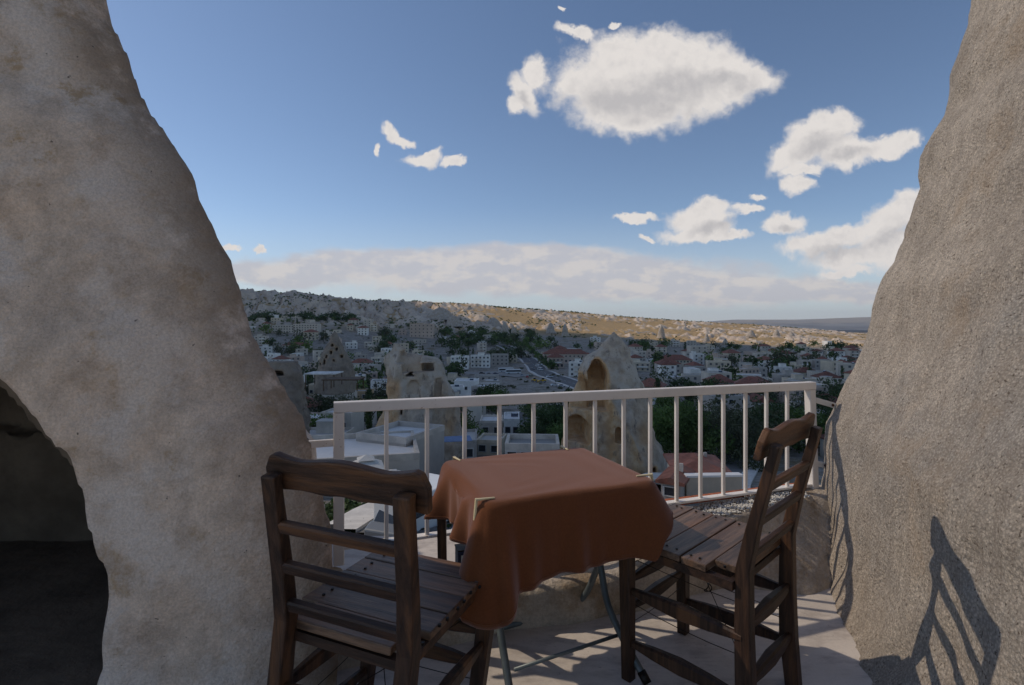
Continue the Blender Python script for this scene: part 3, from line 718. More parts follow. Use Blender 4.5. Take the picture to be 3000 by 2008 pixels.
def Hraw(x, y, fine=True):
    x = np.asarray(x, float); y = np.asarray(y, float)
    a = np.clip(x/np.maximum(y, 1.0), -1.3, 1.3); px = a*1500+1500
    yf = np.interp(a, AA, YF); yr = np.interp(a, AA, YR); zf = np.interp(a, AA, ZF)
    zr = EYE-(np.interp(px, ridge_px, ridge_py)-950)/1500*yr
    base = np.interp(y, BY, BZ)
    wob = fbm(x/60, y/60, None, 3, 51)*2.2*np.clip((y-50)/150, 0, 1)
    t0 = np.clip((y-430)/(yf-430), 0, 1)
    z = base*(1-t0**1.35) + zf*t0**1.35
    t = np.clip((y-yf)/(yr-yf), 0, 1)
    hill = zf + (zr-zf)*(t + .10*np.sin(t*math.pi*2)*-1*np.clip((-a+.1)*3, 0, 1))
    z = np.where(y > yf, hill, z) + wob*(1-t)
    beyond = np.clip((y-yr)/1200, 0, 6)
    z = np.where(y > yr, zr-beyond*26-np.clip((y-yr)/60, 0, 1)*2, z)
    if fine:
        g = np.clip((y-yf+60)/120, 0, 1)*np.clip((yr-y+30)/60, 0, 1)
        left = np.clip(.15-a, 0, .5)/.5
        # gullied tuff: sharp ribs running down the slope, cones lower down
        gx = x/np.maximum(y, 1)*1000
        w1 = fbm(x/70, y/70, None, 3, 61)
        rib = 1-np.abs(vnoise(gx/17+w1*3, y/90, None, 63))*2; rib2 = 1-np.abs(vnoise(gx/6.5+w1*4, y/34, None, 65))*2
        d1, h1 = worley(x/19+w1, y/30, 71); d2, h2 = worley(x/11, y/19, 73)
        cone = np.maximum(0, 1-d1*1.7)**1.3*(h1 > .45)*(h1+.2); cone2 = np.maximum(0, 1-d2*1.9)*(h2 > .45)*(h2)
        msk = np.clip(fbm(x/90, y/90, None, 3, 77)*2.4+.75+left*1.0, 0, 1)
        rel = (rib*4.6 + rib2*2.8)*(.45+.8*left) + (cone*5.5+cone2*4.5)*(1.0-.35*left)
        z = z + g*msk*rel*np.clip((yr-y)/50+.15, 0.15, 1) - g*2
    return z
road_px = [(1470,1012),(1492,1022),(1520,1036),(1548,1054),(1566,1072),(1590,1092),(1640,1112),(1700,1132),(1790,1160)]
def hitD(px, py, f=None):
    D = np.concatenate([np.arange(14, 120, .5), np.arange(120, 700, 2), np.arange(700, 2600, 5)])
    x = (px-1500)/1500*D; z = EYE-(py-950)/1500*D; h = Hraw(x, D, False)
    k = np.argmax(z <= h)
    return float(D[k]) if (z <= h).any() else 1500.0
def ground(x, y): return float(Hraw(np.array([x]), np.array([y]), False)[0])

# ---- material of the land: pale tuff, ochre grass, scrub; reads height above the smooth base as an attribute
ml = bpy.data.materials.new('tuff_land'); ml.use_nodes = True; t = NT(ml.node_tree); t.n.clear()
o_ = t.new('ShaderNodeOutputMaterial'); b_ = t.new('ShaderNodeBsdfPrincipled'); t.l.new(b_.outputs[0], o_.inputs[0])
geo = t.new('ShaderNodeNewGeometry'); pos = geo.outputs['Position']
def att(n): a = t.new('ShaderNodeAttribute', attribute_name=n); return a.outputs['Fac']
rel, hillm = att('relief'), att('hill')
nz = t.new('ShaderNodeSeparateXYZ'); t.l.new(geo.outputs['Normal'], nz.inputs[0])
n1 = t.noise(pos, .03, 8, .65); n2 = t.noise(pos, .12, 6, .65); n3 = t.noise(pos, .5, 5, .65)
tuff = t.mix(t.ramp(n2, .35, .65), (.56, .45, .35), (.74, .61, .48)); tuff = t.mix(t.ramp(n1, .45, .6, 0, .5), tuff, (.52, .38, .29))
grass = t.mix(t.ramp(n3, .4, .65), (.50, .335, .165), (.40, .28, .15))
f = t.math('MULTIPLY', t.ramp(nz.outputs[2], .86, .97), t.ramp(t.math('ADD', rel, t.math('MULTIPLY', t.math('SUBTRACT', n2, .5), 3.0)), 1.6, .2))
c = t.mix(f, tuff, grass)
scr = t.math('MULTIPLY', t.ramp(n3, .56, .62), t.ramp(n1, .40, .55)); c = t.mix(t.math('MULTIPLY', scr, .6), c, (.10, .10, .055))
town = t.mix(t.ramp(n3, .38, .62), (.27, .235, .195), (.40, .355, .305)); town = t.mix(t.ramp(n2, .52, .64, 0, .7), town, (.12, .115, .07)); town = t.mix(t.ramp(n1, .55, .65, 0, .6), town, (.27, .20, .11))
c = t.mix(hillm, town, c); t.l.new(c, b_.inputs[0]); b_.inputs['Roughness'].default_value = .95; b_.inputs['Specular IOR Level'].default_value = .1
bb = t.new('ShaderNodeBump'); bb.inputs['Strength'].default_value = .8; bb.inputs['Distance'].default_value = 1.6; t.l.new(t.noise(pos, .22, 8, .7), bb.inputs['Height']); t.l.new(bb.outputs[0], b_.inputs['Normal'])

aa = np.concatenate([np.linspace(-3, -1.1, 16), np.linspace(-1.05, -.68, 20), np.linspace(-.66, .68, 620), np.linspace(.70, 1.05, 20), np.linspace(1.1, 3, 16)])
ys = np.concatenate([[3.2, 4], np.geomspace(5, 620, 130), np.linspace(624, 2050, 400), np.geomspace(2100, 17000, 26)])
A2, Y2 = np.meshgrid(aa, ys, indexing='xy'); X2 = A2*Y2; Z2 = Hraw(X2, Y2); Z0 = Hraw(X2, Y2, False)
ii = np.arange(len(ys)-1)[:, None]*len(aa)+np.arange(len(aa)-1)[None, :]
Q = np.stack([ii, ii+1, ii+1+len(aa), ii+len(aa)], -1).reshape(-1, 4)
ac = np.clip(A2, -1.3, 1.3); yf2 = np.interp(ac, AA, YF)
Vt = np.stack([X2, Y2, Z2], -1).reshape(-1, 3)
me = np_mesh('land', Vt, Q, ml, True, {'relief': (Z2-Z0).ravel(), 'hill': np.clip((Y2-yf2+70)/90, 0, 1).ravel()})
tag(link('terrain', me), kind='structure')
tag(link('ground', MB().box((0, -15, -6.5), (400, 40, .4)).mesh('g', ml)), kind='structure')

# far mountains across the plain
M_mtn = mat('far_mountain', (.20, .19, .17), var=.35, scale=.0009, col2=(.34, .28, .20), c2s=(.45, .6), coord='Object')
N = 160; V = []; 
for i in range(N+1):
    a = -.2+1.6*i/N; px = 1500+1500*a
    top = np.interp(px, [1500, 2000, 2080, 2150, 2250, 2330, 2420, 2520, 2700, 3000, 3600], [962, 950, 942, 937, 937, 937, 934, 930, 926, 930, 940])
    for (D, pp) in ((11500, 968), (13000, (968+top*2)/3+1.5), (14500, top), (16000, 985)):
        nn = float(vnoise(np.array([a*30]), np.array([D/900.0]))[0])
        V.append((a*D, D, EYE-(pp-950+nn*1.3*(D == 13000))/1500*D))
Q = [(i*4+k, (i+1)*4+k, (i+1)*4+k+1, i*4+k+1) for i in range(N) for k in range(3)]
me = bpy.data.meshes.new('mtn'); me.from_pydata(V, [], Q); me.materials.append(M_mtn); me.polygons.foreach_set('use_smooth', [True]*len(me.polygons)); me.update()
tag(link('mountains', me), kind='structure')

# the cloud whose shade lies over the town (it stands high to the left, towards the sun)
cl_alt = 1500.0
def under(x, y): return Vector((x, y, 0)) + sd*(cl_alt/sd.z)
edge = [(-900, 30), (-80, 42), (0, 36), (90, 40), (330, 42), (700, 180), (640, 560), (385, 690), (310, 800), (245, 870), (175, 905), (115, 925), (55, 925), (0, 905), (-70, 905), (-115, 950), (-140, 1020), (-175, 1050), (-330, 1300), (-1100, 1400), (-1300, 700)]
pts = []
for i in range(len(edge)):
    p, q = edge[i], edge[(i+1) % len(edge)]
    for k in range(6):
        f = k/6; x = p[0]+(q[0]-p[0])*f; y = p[1]+(q[1]-p[1])*f
        nn = vnoise(np.array([x/45.0]), np.array([y/45.0]), None, 91)[0]; pts.append((x+nn*16, y+nn*16*(y > 300)))
cx_, cy_ = -200, 620
V = []; F = []
for (sc_, dz) in ((.97, 0), (1.0, 30), (.96, 90), (.8, 170), (.5, 240), (.0, 270)):
    for i, (x, y) in enumerate(pts):
        b = under(cx_+(x-cx_)*sc_, cy_+(y-cy_)*sc_); l = dz*(1+.5*vnoise(np.array([x/90.]), np.array([y/90.+sc_*3]))[0])
        V.append(tuple(b+sd*l))
n = len(pts)
for r_ in range(5):
    for i in range(n): F.append((r_*n+i, r_*n+(i+1) % n, (r_+1)*n+(i+1) % n, (r_+1)*n+i))
V.append(tuple(under(cx_, cy_))); F += [((i+1) % n, i, len(V)-1) for i in range(n)]
M_cloud = mat('cloud', (.85, .85, .86), var=.03, scale=.004, rough=1.0)
me = bpy.data.meshes.new('cloud'); me.from_pydata(V, [], F); me.materials.append(M_cloud); me.update()
tag(link('cloud', me), 'broad white cloud high over the town towards the sun, shading the valley', 'cloud')
# ================================================================== fairy chimneys and cave rocks
def warm(t, v, c):
    a = t.new('ShaderNodeAttribute', attribute_name='carved')
    n = t.noise(v, .9, 6, .65)
    f = t.math('MULTIPLY', a.outputs['Fac'], t.ramp(n, .30, .55, .7, 1.0))
    c = t.mix(f, c, t.mix(t.ramp(n, .4, .65), (.52, .285, .115), (.60, .42, .25)))
    k = t.noise(t.mapping(v, scale=(1.6, 1.6, .5)), 1.1, 7, .7)
    c = t.mix(t.ramp(k, .55, .68, 0, .75), c, (.115, .095, .085))
    s = t.noise(v, 9.0, 3, .6)
    return t.mix(t.ramp(s, .66, .72, 0, .8), c, (.09, .07, .055))
M_chim = mat('weathered_tuff', (.42, .34, .265), var=.18, scale=.8, bump=.9, bscale=5, bdist=.12, col2=(.48, .42, .355), c2s=(.45, .62), fn=warm, rough=.95)
M_chimd = mat('dark_brown_tuff', (.25, .20, .16), var=.22, scale=.5, bump=.9, bscale=3, bdist=.2, col2=(.27, .22, .17), c2s=(.42, .6), fn=warm, rough=.95)
def chimney(name, label, D, left, right, h, m, depth=.8, carve=(), lobes=(), seed=0, cw=1.0, rough=.35, warmf=None, yoff=0, rec=2.2):
    """left/right: outline (px, py) read from the photo; carve: (px0, px1, py0, py1, arch, deep)"""
    k = D/1500
    def w3(p): return ((p[0]-1500)*k, EYE-(p[1]-950)*k)
    Lp = sorted((w3(p)[1], w3(p)[0]) for p in left); Rp = sorted((w3(p)[1], w3(p)[0]) for p in right)
    x0 = min(a[1] for a in Lp)-1.2; x1 = max(a[1] for a in Rp)+1.2; z0 = min(Lp[0][0], Rp[0][0])-2.5; z1 = max(Lp[-1][0], Rp[-1][0])+1
    hw = (x1-x0)/2*depth+1
    X, Y, Z, o = grid3(x0, x1, -hw, hw, z0, z1, h)
    xl = np.interp(Z, [a for a, b in Lp], [b for a, b in Lp]); xr = np.interp(Z, [a for a, b in Rp], [b for a, b in Rp])
    cx = (xl+xr)/2; r = (xr-xl)/2
    n = fbm(X*.45, Y*.45, Z*.3, 3, seed)*rough + fbm(X*1.7, Y*1.7, Z*1.1, 3, seed+3)*rough*.4
    q = np.sqrt((X-cx)**2+(Y/depth)**2)
    F = r-q+n*np.clip(r/1.5, .1, 1)
    F = np.minimum(F, (z1-1-Z)+.15)
    cav = np.full(F.shape, -9.0)
    for (a, b, c, d_, arch, deep) in carve:
        ax, az1 = w3((a, c)); bx, az0 = w3((b, d_)); mx = (ax+bx)/2; hwid = (bx-ax)/2
        top = az1-(np.abs(X-mx)/hwid)**2*hwid*arch
        front = -depth*np.sqrt(np.maximum(r**2-(mx-cx)**2, .01))
        G = np.minimum(np.minimum(hwid-np.abs(X-mx), np.minimum(top-Z, Z-az0)), np.minimum(front+deep-Y, 9))
        cav = np.maximum(cav, G+n*.12)
    F = np.minimum(F, -cav)
    F = np.minimum(F, Z-z0-h*1.5)
    V, Q = surface_nets(F, o, h)
    i = np.clip(((V-np.array(o))/h).astype(int), 0, np.array(F.shape)-1)
    cv = np.clip((cav[i[:,0], i[:,1], i[:,2]]+.35)/.3, 0, 1)*cw
    if warmf is not None: cv = np.maximum(cv, warmf(V[:,0]/k+1500, 950-(V[:,2]-EYE)/k, V[:,1]))
    ob = link(name, np_mesh(name, V-np.array([(x0+x1)/2, 0, z0]), Q, m, True, {'carved': cv}), None, ((x0+x1)/2, D+yoff, z0))
    return tag(ob, label, 'rock')
def wf(px, py, y):
    diag = np.interp(py, [1060, 1140, 1200, 1260, 1400], [1722, 1768, 1800, 1835, 1900])
    a = np.clip((diag-px)/8, 0, 1)*np.clip((py-1075)/30, 0, 1)
    b = np.exp(-((px-1870)/32)**2-((py-1270)/60)**2)*.8
    return np.maximum(a*(.75+.25*np.sin(px*.1)), b)*(y < 1.5)
chimney('rock_cone', 'tall pointed rock cone with arched niche cut in its brown side', 60,
  [(1797,972),(1780,990),(1742,1032),(1704,1070),(1688,1110),(1676,1150),(1662,1200),(1655,1280),(1642,1330),(1625,1420),(1600,1500)],
  [(1800,972),(1812,985),(1842,1020),(1868,1090),(1884,1130),(1898,1200),(1918,1280),(1945,1335),(1962,1420),(1975,1500)],
  .13, M_chim, .8, [(1716,1768,1050,1190,1.3,3.4),(1672,1722,1092,1190,1.6,1.7),(1655,1716,1206,1284,.9,4.2),(1640,1670,1140,1200,.3,1.6),(1884,1894,1344,1362,.3,1.),(1892,1906,1362,1384,.6,1.2),(1735,1752,1150,1160,.1,1.5),(1782,1800,1232,1275,.9,.7)], seed=101, rough=.7, warmf=wf)
def wf2(px, py, y): return np.clip((1190-px)/14, 0, 1)*np.clip((py-1095)/30, 0, 1)*.8+np.exp(-((px-1320)/20)**2-((py-1240)/50)**2)*.7
chimney('cave_rock', 'broken grey rock with caves carved open, behind the rail on the left', 62,
  [(1155,1012),(1146,1040),(1144,1100),(1146,1170),(1128,1215),(1095,1260),(1080,1300),(1075,1380),(1070,1480)],
  [(1172,1010),(1188,1030),(1236,1040),(1262,1046),(1292,1064),(1312,1110),(1330,1150),(1345,1200),(1352,1290),(1352,1380),(1360,1480)],
  .14, M_chim, .7, [(1190,1238,1014,1088,.1,1.3),(1240,1277,1062,1085,.1,3.6),(1196,1226,1089,1099,.6,3.0),(1282,1300,1104,1260,.1,.6),(1196,1200,1000,1036,.1,9),(1203,1240,1108,1150,.9,.6),(1185,1192,1190,1206,.2,1.6),(1176,1192,1030,1060,.2,1)], seed=131, rough=1.0, warmf=wf2, cw=.2)
chimney('rock_cone', 'dark brown rock cone full of pigeonholes in the middle of the left town', 150,
  [(976,975),(966,1000),(952,1025),(938,1055),(930,1085),(925,1130)], [(988,975),(1000,1000),(1010,1030),(1022,1055),(1034,1085),(1040,1130)],
  .30, M_chimd, .9, [(976,984,1008,1016,.2,2.5),(988,995,1018,1027,.2,2.5),(974,982,1027,1038,.2,2.5),(963,970,1040,1049,.2,2.5),(959,966,1052,1066,.2,2.5),(1003,1010,1040,1048,.2,2.5),(945,951,1062,1070,.2,2.),(985,992,1050,1058,.2,2)], seed=151, rough=.9, cw=.25)
chimney('cave_rock', 'blunt grey rock with a dark cave mouth beside the left rock edge', 75,
  [(790,1062),(780,1100),(775,1160),(770,1230)], [(865,1068),(880,1090),(888,1130),(896,1170),(905,1230)],
  .18, M_chimd, .8, [(812,845,1084,1099,.15,3.0)], seed=171, rough=.9, cw=.1)
# smaller cones on the slopes, left to right
def small_cone(px, py, hpx, wpx, label, m=None, seed=1):
    D = hitD(px, py); k = D/1500; nr, ns = 9, 12; V = []; 
    for j in range(nr):
        f = j/(nr-1); r = wpx*k/2*(1-f)**.62*(1 if j else 1.15)
        for i in range(ns):
            a = 2*math.pi*i/ns; rr_ = r*(1+.22*vnoise(np.array([math.cos(a)*1.5+seed*3.1]), np.array([math.sin(a)*1.5+f*3]))[0])
            V.append((rr_*math.cos(a), rr_*math.sin(a), f*hpx*k-1.5*(j == 0)))
    F = [(j*ns+i, j*ns+(i+1) % ns, (j+1)*ns+(i+1) % ns, (j+1)*ns+i) for j in range(nr-1) for i in range(ns)]+[tuple(range((nr-1)*ns, nr*ns))]
    b = MB(); b.add(V, F); x = (px-1500)*k
    return tag(b.obj('rock_cone', m or M_chim, None, (x, D, ground(x, D)), smooth=True), label, 'rock', 'small rock cones below the hill')
CONES = [(1938,990,38,24,'slim grey rock cone standing in the ochre field left of its neighbour cone'),(2070,1002,24,20,'small pointed rock cone behind the pale tower block'),(2125,1012,20,20,'short rock cone right of the pale tower block'),
 (1478,985,40,34,'grey rock cone behind the trees at the top of the road'),(1505,990,34,26,'narrow grey cone just right of the cone above the road'),(1614,975,30,32,'broad grey rock cone above the long red-roofed building'),(1655,985,36,26,'dark rock cone left of the tall pointed cone'),
 (1400,968,30,46,'pale rounded tuff hump above the trees'),(1445,955,24,50,'pale tuff dome under the sunlit cliff'),(1290,935,34,90,'big smooth grey tuff dome at the left end of the sunlit cliff'),(1330,955,30,60,'smooth grey tuff slope right of the big dome'),
 (2275,985,20,24,'stubby rock cone far right on the sunlit field'),(2318,990,18,22,'rock stub far right, next to the sunlit field edge'),(2200,985,18,26,'low pale rock hump in the middle of the sunlit field')]
for i, cc in enumerate(CONES): small_cone(*cc[:4], cc[4], seed=i+1)

# ================================================================== road
M_asph = mat('asphalt', (.15, .145, .14), var=.12, scale=.4, speck=(3, .1), rough=.9)
M_pave = mat('pale_paving', (.30, .28, .255), var=.12, scale=.3, rough=.9)
M_paint = mat('road_paint', (.6, .6, .58), var=.05, scale=2)
M_kerb = mat('kerb_stone', (.62, .58, .53), var=.1, scale=1)
def road(path, width, name='road', m=None, kerb=True, line=True):
    pts = []
    for px, py in path:
        D = hitD(px, py); pts.append(Vector(((px-1500)/1500*D, D, 0)))
    pts = curve(pts, len(pts)*8); top = []; 
    mb = MB(); kb = MB(); ln = MB(); k2 = MB()
    def z(p): return max(ground(p.x, p.y), ground(p.x-1.5, p.y-1.5), ground(p.x+1.5, p.y-1.5))
    zs = [z(p)+.22 for p in pts]
    for i in range(len(pts)-1):
        a, b = pts[i], pts[i+1]
        def nrm(j):
            t_ = (pts[min(j+1, len(pts)-1)]-pts[max(j-1, 0)]).normalized(); return Vector((-t_.y, t_.x, 0))
        na, nb = nrm(i), nrm(i+1); w_ = width/2
        def q(u0, u1, dz, m_):
            A = [a+na*u0, a+na*u1, b+nb*u1, b+nb*u0]; Zz = [zs[i], zs[i], zs[i+1], zs[i+1]]
            m_.add([(v.x, v.y, zz+dz) for v, zz in zip(A, Zz)], [(0, 1, 2, 3)])
        q(-w_, w_, 0, mb)
        if line and i % 2 == 0: q(-.12, .12, .03, ln)
        if kerb:
            for s in (-1, 1):
                u0, u1 = (w_, w_+1.7) if s > 0 else (-w_-1.7, -w_)
                q(u0, u1, .14, kb)
                A = [a+na*s*w_, b+nb*s*w_]; kb.add([(A[0].x, A[0].y, zs[i]-.5), (A[1].x, A[1].y, zs[i+1]-.5), (A[1].x, A[1].y, zs[i+1]+.14), (A[0].x, A[0].y, zs[i]+.14)], [(0,1,2,3)])
                A = [a+na*s*(w_+1.7), b+nb*s*(w_+1.7)]; kb.add([(A[0].x, A[0].y, zs[i]-2), (A[1].x, A[1].y, zs[i+1]-2), (A[1].x, A[1].y, zs[i+1]+.14), (A[0].x, A[0].y, zs[i]+.14)], [(0,1,2,3)])
    tag(mb.obj(name, m or M_asph), kind='structure')
    if kerb: tag(kb.obj('pavement', M_kerb), kind='structure')
    if line: tag(ln.obj('road_marking', M_paint), kind='structure')
road(road_px, 13)
road([(1545,1212),(1540,1240),(1538,1268),(1540,1300)], 5, 'street', line=False)
road([(2010,1452),(2080,1418),(2120,1385),(2145,1352),(2150,1325)], 5.5, 'street', line=False)
road([(1180,1600),(1230,1560),(1300,1545)], 4, 'street', line=False)
road([(1350,1095),(1420,1094),(1490,1098),(1560,1104)], 26, 'parking_square', M_pave, False, False)

# ================================================================== houses
WALLS = {'pale stone': (.60, .525, .44), 'white': (.80, .76, .70), 'cream': (.64, .54, .41), 'grey stone': (.46, .41, .36), 'pinkish': (.54, .42, .34), 'ochre': (.48, .34, .20)}
WM = {k: mat('wall_'+k.replace(' ', '_'), v, var=.10, scale=.9, bump=.4, bscale=4, bdist=.04, rnd=.10, rough=.9, speck=(6, .06)) for k, v in WALLS.items()}
M_tile = mat('red_roof_tile', (.24, .095, .065), var=.22, scale=1.2, bump=.5, bscale=6, bdist=.05, rnd=.22, col2=(.20, .10, .075))
M_flat = mat('flat_roof_screed', (.47, .44, .40), var=.16, scale=.35, rnd=.25, col2=(.34, .31, .28))
M_flatw = mat('whitewashed_roof', (.72, .69, .65), var=.12, scale=.9, col2=(.46, .43, .39), c2s=(.50, .64))
M_glass = mat('dark_window_glass', (.03, .034, .04), var=.2, scale=.5, rough=.12, spec=.6)
M_frame = mat('window_frame', (.52, .49, .45), var=.06, scale=3, rnd=.1)
M_door = mat('brown_door', (.10, .06, .035), var=.2, scale=2, rnd=.3)
M_tank = mat('white_tank', (.66, .66, .65), var=.04, scale=3)
M_panel = mat('solar_panel', (.02, .035, .06), var=.1, scale=3, rough=.15, spec=.7)
UBOX = {}
def ubox(m):
    if m.name not in UBOX: UBOX[m.name] = MB().box((0, 0, .5), (1, 1, 1)).mesh('block', m)
    return UBOX[m.name]
M_gfar = mat('far_window_glass', (.085, .085, .09), var=.3, scale=.3, rough=.3, rnd=.5)
W_far = MB().box((0, -.03, 0), (1.05, .12, 1.35)).mesh('window', M_gfar)
W_farb = MB().box((0, -.03, 0), (1.3, .12, 2.0)).mesh('window', M_gfar)
def ring(w_, h_, b, d_, m, name):
    return MB().box((-w_/2+b/2, -d_/2, 0), (b, d_, h_)).box((w_/2-b/2, -d_/2, 0), (b, d_, h_)).box((0, -d_/2, h_/2-b/2), (w_-2*b, d_*.96, b)).box((0, -d_/2, -h_/2+b/2), (w_-2*b, d_*1.3, b)).mesh(name, m)
W_frm = ring(1.25, 1.6, .13, .16, M_frame, 'window')
W_pane = MB().box((0, -.03, 0), (1.0, .05, 1.34)).box((0, -.06, 0), (.05, .03, 1.34)).mesh('pane', M_glass)
D_mesh = MB().box((0, -.04, 1.05), (1.0, .14, 2.1)).mesh('door', M_door)
T_mesh = MB().tube([(-.55, 0, .75), (.55, 0, .75)], .28, 10).mesh('water_tank', M_tank)
S_mesh = MB().bar((0, -.9, .15), (0, -.15, .75), 1.7, .06, up=(0, -.6, .8)).mesh('solar_panel', M_panel)
CH_mesh = MB().box((0, 0, .6), (.6, .6, 1.2)).mesh('chimney', WM['pale stone'])
RM = {}
def hip_mesh(w_, d_, o=.45, pitch=.42, gable=False):
    if w_ < 6: pitch = .24; o = .3
    key = (round(w_, 1), round(d_, 1), gable)
    if key in RM: return RM[key]
    a, b = w_/2+o, d_/2+o; hz = min(a, b)*pitch*1.3; m = MB()
    if gable: rx = (a, 0) if a > b else (0, b)
    else: rx = (a-b, 0) if a > b else (0, b-a)
    V = [(-a,-b,0),(a,-b,0),(a,b,0),(-a,b,0),(-a,-b,.18),(a,-b,.18),(a,b,.18),(-a,b,.18),(-rx[0],-rx[1],.18+hz),(rx[0],rx[1],.18+hz)]
    if a > b: F = [(4,5,9,8),(5,6,9),(6,7,8,9),(7,4,8)]
    else: F = [(4,5,8),(5,6,9,8),(6,7,9),(7,4,8,9)]
    m.add(V, F+[(0,1,5,4),(1,2,6,5),(2,3,7,6),(3,0,4,7),(3,2,1,0)])
    RM[key] = m.mesh('roof', M_tile); return RM[key]
def house(label, x, y, z, w_, d_, h, rot=0, roof='flat', wall='pale stone', st=2, cols=3, near=False, group=None, sink=4, roofm=None, side=False, cat='house', name='house', tank=False, door=False, names=None):
    r = empty(name, (x, y, z), rot, label, cat, group)
    wl = link('wall', ubox(WM[wall]), r, (0, 0, -sink), sc=(w_, d_, h+sink))
    if roof == 'flat':
        link('roof', ubox(roofm or M_flat), r, (0, 0, h), sc=(w_-.5, d_-.5, .06))
        pr = MB(); 
        for s in (-1, 1):
            pr.box((0, s*(d_/2-.115), h+.25), (w_+.03, .26, .52)); pr.box((s*(w_/2-.115), 0, h+.25), (.26, d_-.49, .515))
        pr.obj('parapet', WM[wall], r)
    elif roof == 'coping': link('coping', ubox(WM['white']), r, (0, 0, h), sc=(w_+.1, d_+.16, .12))
    elif roof in ('hip', 'gable'):
        rf = link('roof', hip_mesh(w_, d_, gable=roof == 'gable'), r, (0, 0, h))
        if near or R.random() < .5: link('chimney', CH_mesh, rf, (w_*.22, d_*.12, .8 if w_ > 6 else .3), sc=(1, 1, 1) if w_ > 6 else (.4, .4, .5))
    if tank:
        tk = link('water_tank', T_mesh, r, (w_*.2, d_*.1, h+.05)); link('solar_panel', S_mesh, tk)
    if roof == 'flat' and w_ > 8 and R.random() < .5:
        hut = link('roof_room', ubox(WM[wall]), r, (w_*R.uniform(-.28, .28), d_*.18, h), sc=(w_*.34, d_*.4, 2.3)); link('roof', ubox(M_flat), hut, (0, 0, 1), sc=(1.06, 1.06, .06))
    if st > 1 and R.random() < (.75 if near else .4) and w_ < 16:
        bw = w_*R.uniform(.3, .6); bx_ = R.uniform(-.2, .2)*w_
        for s in range(1, st):
            zb3 = s*h/st; ob_ = MB().box((0, -.6, 0), (bw, 1.2, .16)).box((0, -1.16, .5), (bw, .06, .85)).box((-bw/2+.03, -.58, .5), (.06, 1.1, .84)).box((bw/2-.03, -.58, .5), (.06, 1.1, .84)).obj('balcony', WM['white' if wall != 'white' else 'pale stone'], r, (bx_, -d_/2, zb3))
    sh = h/st; faces = [('f', w_, cols)] + ([('s', d_, max(1, int(cols*d_/w_)))] if side else [])
    for fc, L, nc in faces:
        for s in range(st):
            for c in range(nc):
                u = (c+.5)/nc*L-L/2; zz = s*sh+sh*.55; ws = min(1.25, L/nc*.62, )
                if fc == 'f' and door and s == 0 and c == nc//2:
                    link('door', D_mesh, r, (u, -d_/2, .02), sc=(1, 1, min(1, sh/2.5))); continue
                loc = (u, -d_/2, zz) if fc == 'f' else (-w_/2 if x > 0 else w_/2, u, zz)
                rt = (0, 0, 0) if fc == 'f' else (0, 0, rad(-90) if x > 0 else rad(90))
                if near:
                    f = link('window', W_frm, r, loc, rt, (ws, 1, min(1, sh/2.7))); link('pane', W_pane, f)
                else: link('window', W_farb if (st > 1 and roof != 'flat' and s == 0) else W_far, r, loc, rt, (ws, 1, min(1, sh/2.7)))
    return r
TAKEN = []     # (x, y, radius)
def bld(label, pl, pr, pt, pb, depth=9, rot=0, D=None, **kw):
    pm = (pl+pr)/2; D = D or hitD(pm, pb); k = D/1500; w_ = (pr-pl)*k; h = (pb-pt)*k; x = (pm-1500)*k
    y = D+depth/2; x = x*(y/D); z = EYE-(pb-950)*k
    TAKEN.append((x, y, max(w_, depth)*.55+2)); kw.setdefault('st', max(1, round(h/3.1))); kw.setdefault('cols', max(2, int(w_/3.0)))
    return house(label, x, y, z, w_, depth, h, rad(rot), **kw)
for p in road_px: D = hitD(*p); TAKEN.append(((p[0]-1500)/1500*D, D, 13))
for a in range(1340, 1570, 25): D = hitD(a, 1096); TAKEN.append(((a-1500)/1500*D, D, 15))
for (px, D, r_) in ((1790, 60, 9), (1240, 62, 8), (983, 150, 7), (835, 75, 6)): TAKEN.append(((px-1500)/1500*D, D, r_))

bld('pale flat-roofed villa with three floors high on the left slope', 803, 866, 954, 976, 10, roof='flat', wall='pale stone')
bld('wide pale villa with bluish ground floor under the grey cliffs', 864, 936, 951, 978, 12, roof='flat', wall='pale stone')
bld('pale block of four storeys with a grid of windows left of centre', 1203, 1272, 950, 990, 13, roof='flat', wall='pinkish', st=4, cols=6)
bld('long low red-roofed house above the dark pigeonhole cone on the left', 832, 908, 1012, 1026, 9, roof='hip', wall='pale stone')
bld('red-roofed villa with white walls right of the dark pigeonhole cone', 1030, 1093, 1064, 1089, 9, roof='hip', wall='white', st=2, cols=5, near=True)
bld('white hotel with two floors behind the parking square, the left one', 1322, 1374, 1046, 1082, 10, roof='flat', wall='white', near=False, tank=True)
bld('white hotel with two floors behind the parking square, the right one', 1380, 1436, 1043, 1078, 10, roof='flat', wall='white', tank=True)
bld('grey shop building at the right end of the parking square', 1440, 1490, 1040, 1072, 10, roof='flat', wall='grey stone')
bld('long building with orange-red hip roof left of the tall cone', 1590, 1722, 1038, 1066, 14, roof='hip', wall='pinkish', st=2, cols=11)
bld('front wing with red hip roof of the long building left of the tall cone', 1604, 1650, 1048, 1080, 12, roof='hip', wall='pinkish', st=2, cols=4)
bld('long building with red roof and window grid right of the tall cone', 1925, 2022, 1056, 1084, 13, roof='hip', wall='cream', st=3, cols=10)
bld('pale stone tower block on the edge of the sunlit field', 2018, 2066, 1016, 1054, 13, roof='flat', wall='pale stone', st=4, cols=3)
bld('lower wing beside the pale stone tower block', 2003, 2017, 1034, 1056, 11, roof='flat', wall='pale stone', st=2, cols=1)
bld('white modern hall with a row of dark windows above the rail', 2042, 2110, 1096, 1124, 14, roof='flat', wall='white', st=2, cols=8, roofm=M_flatw)
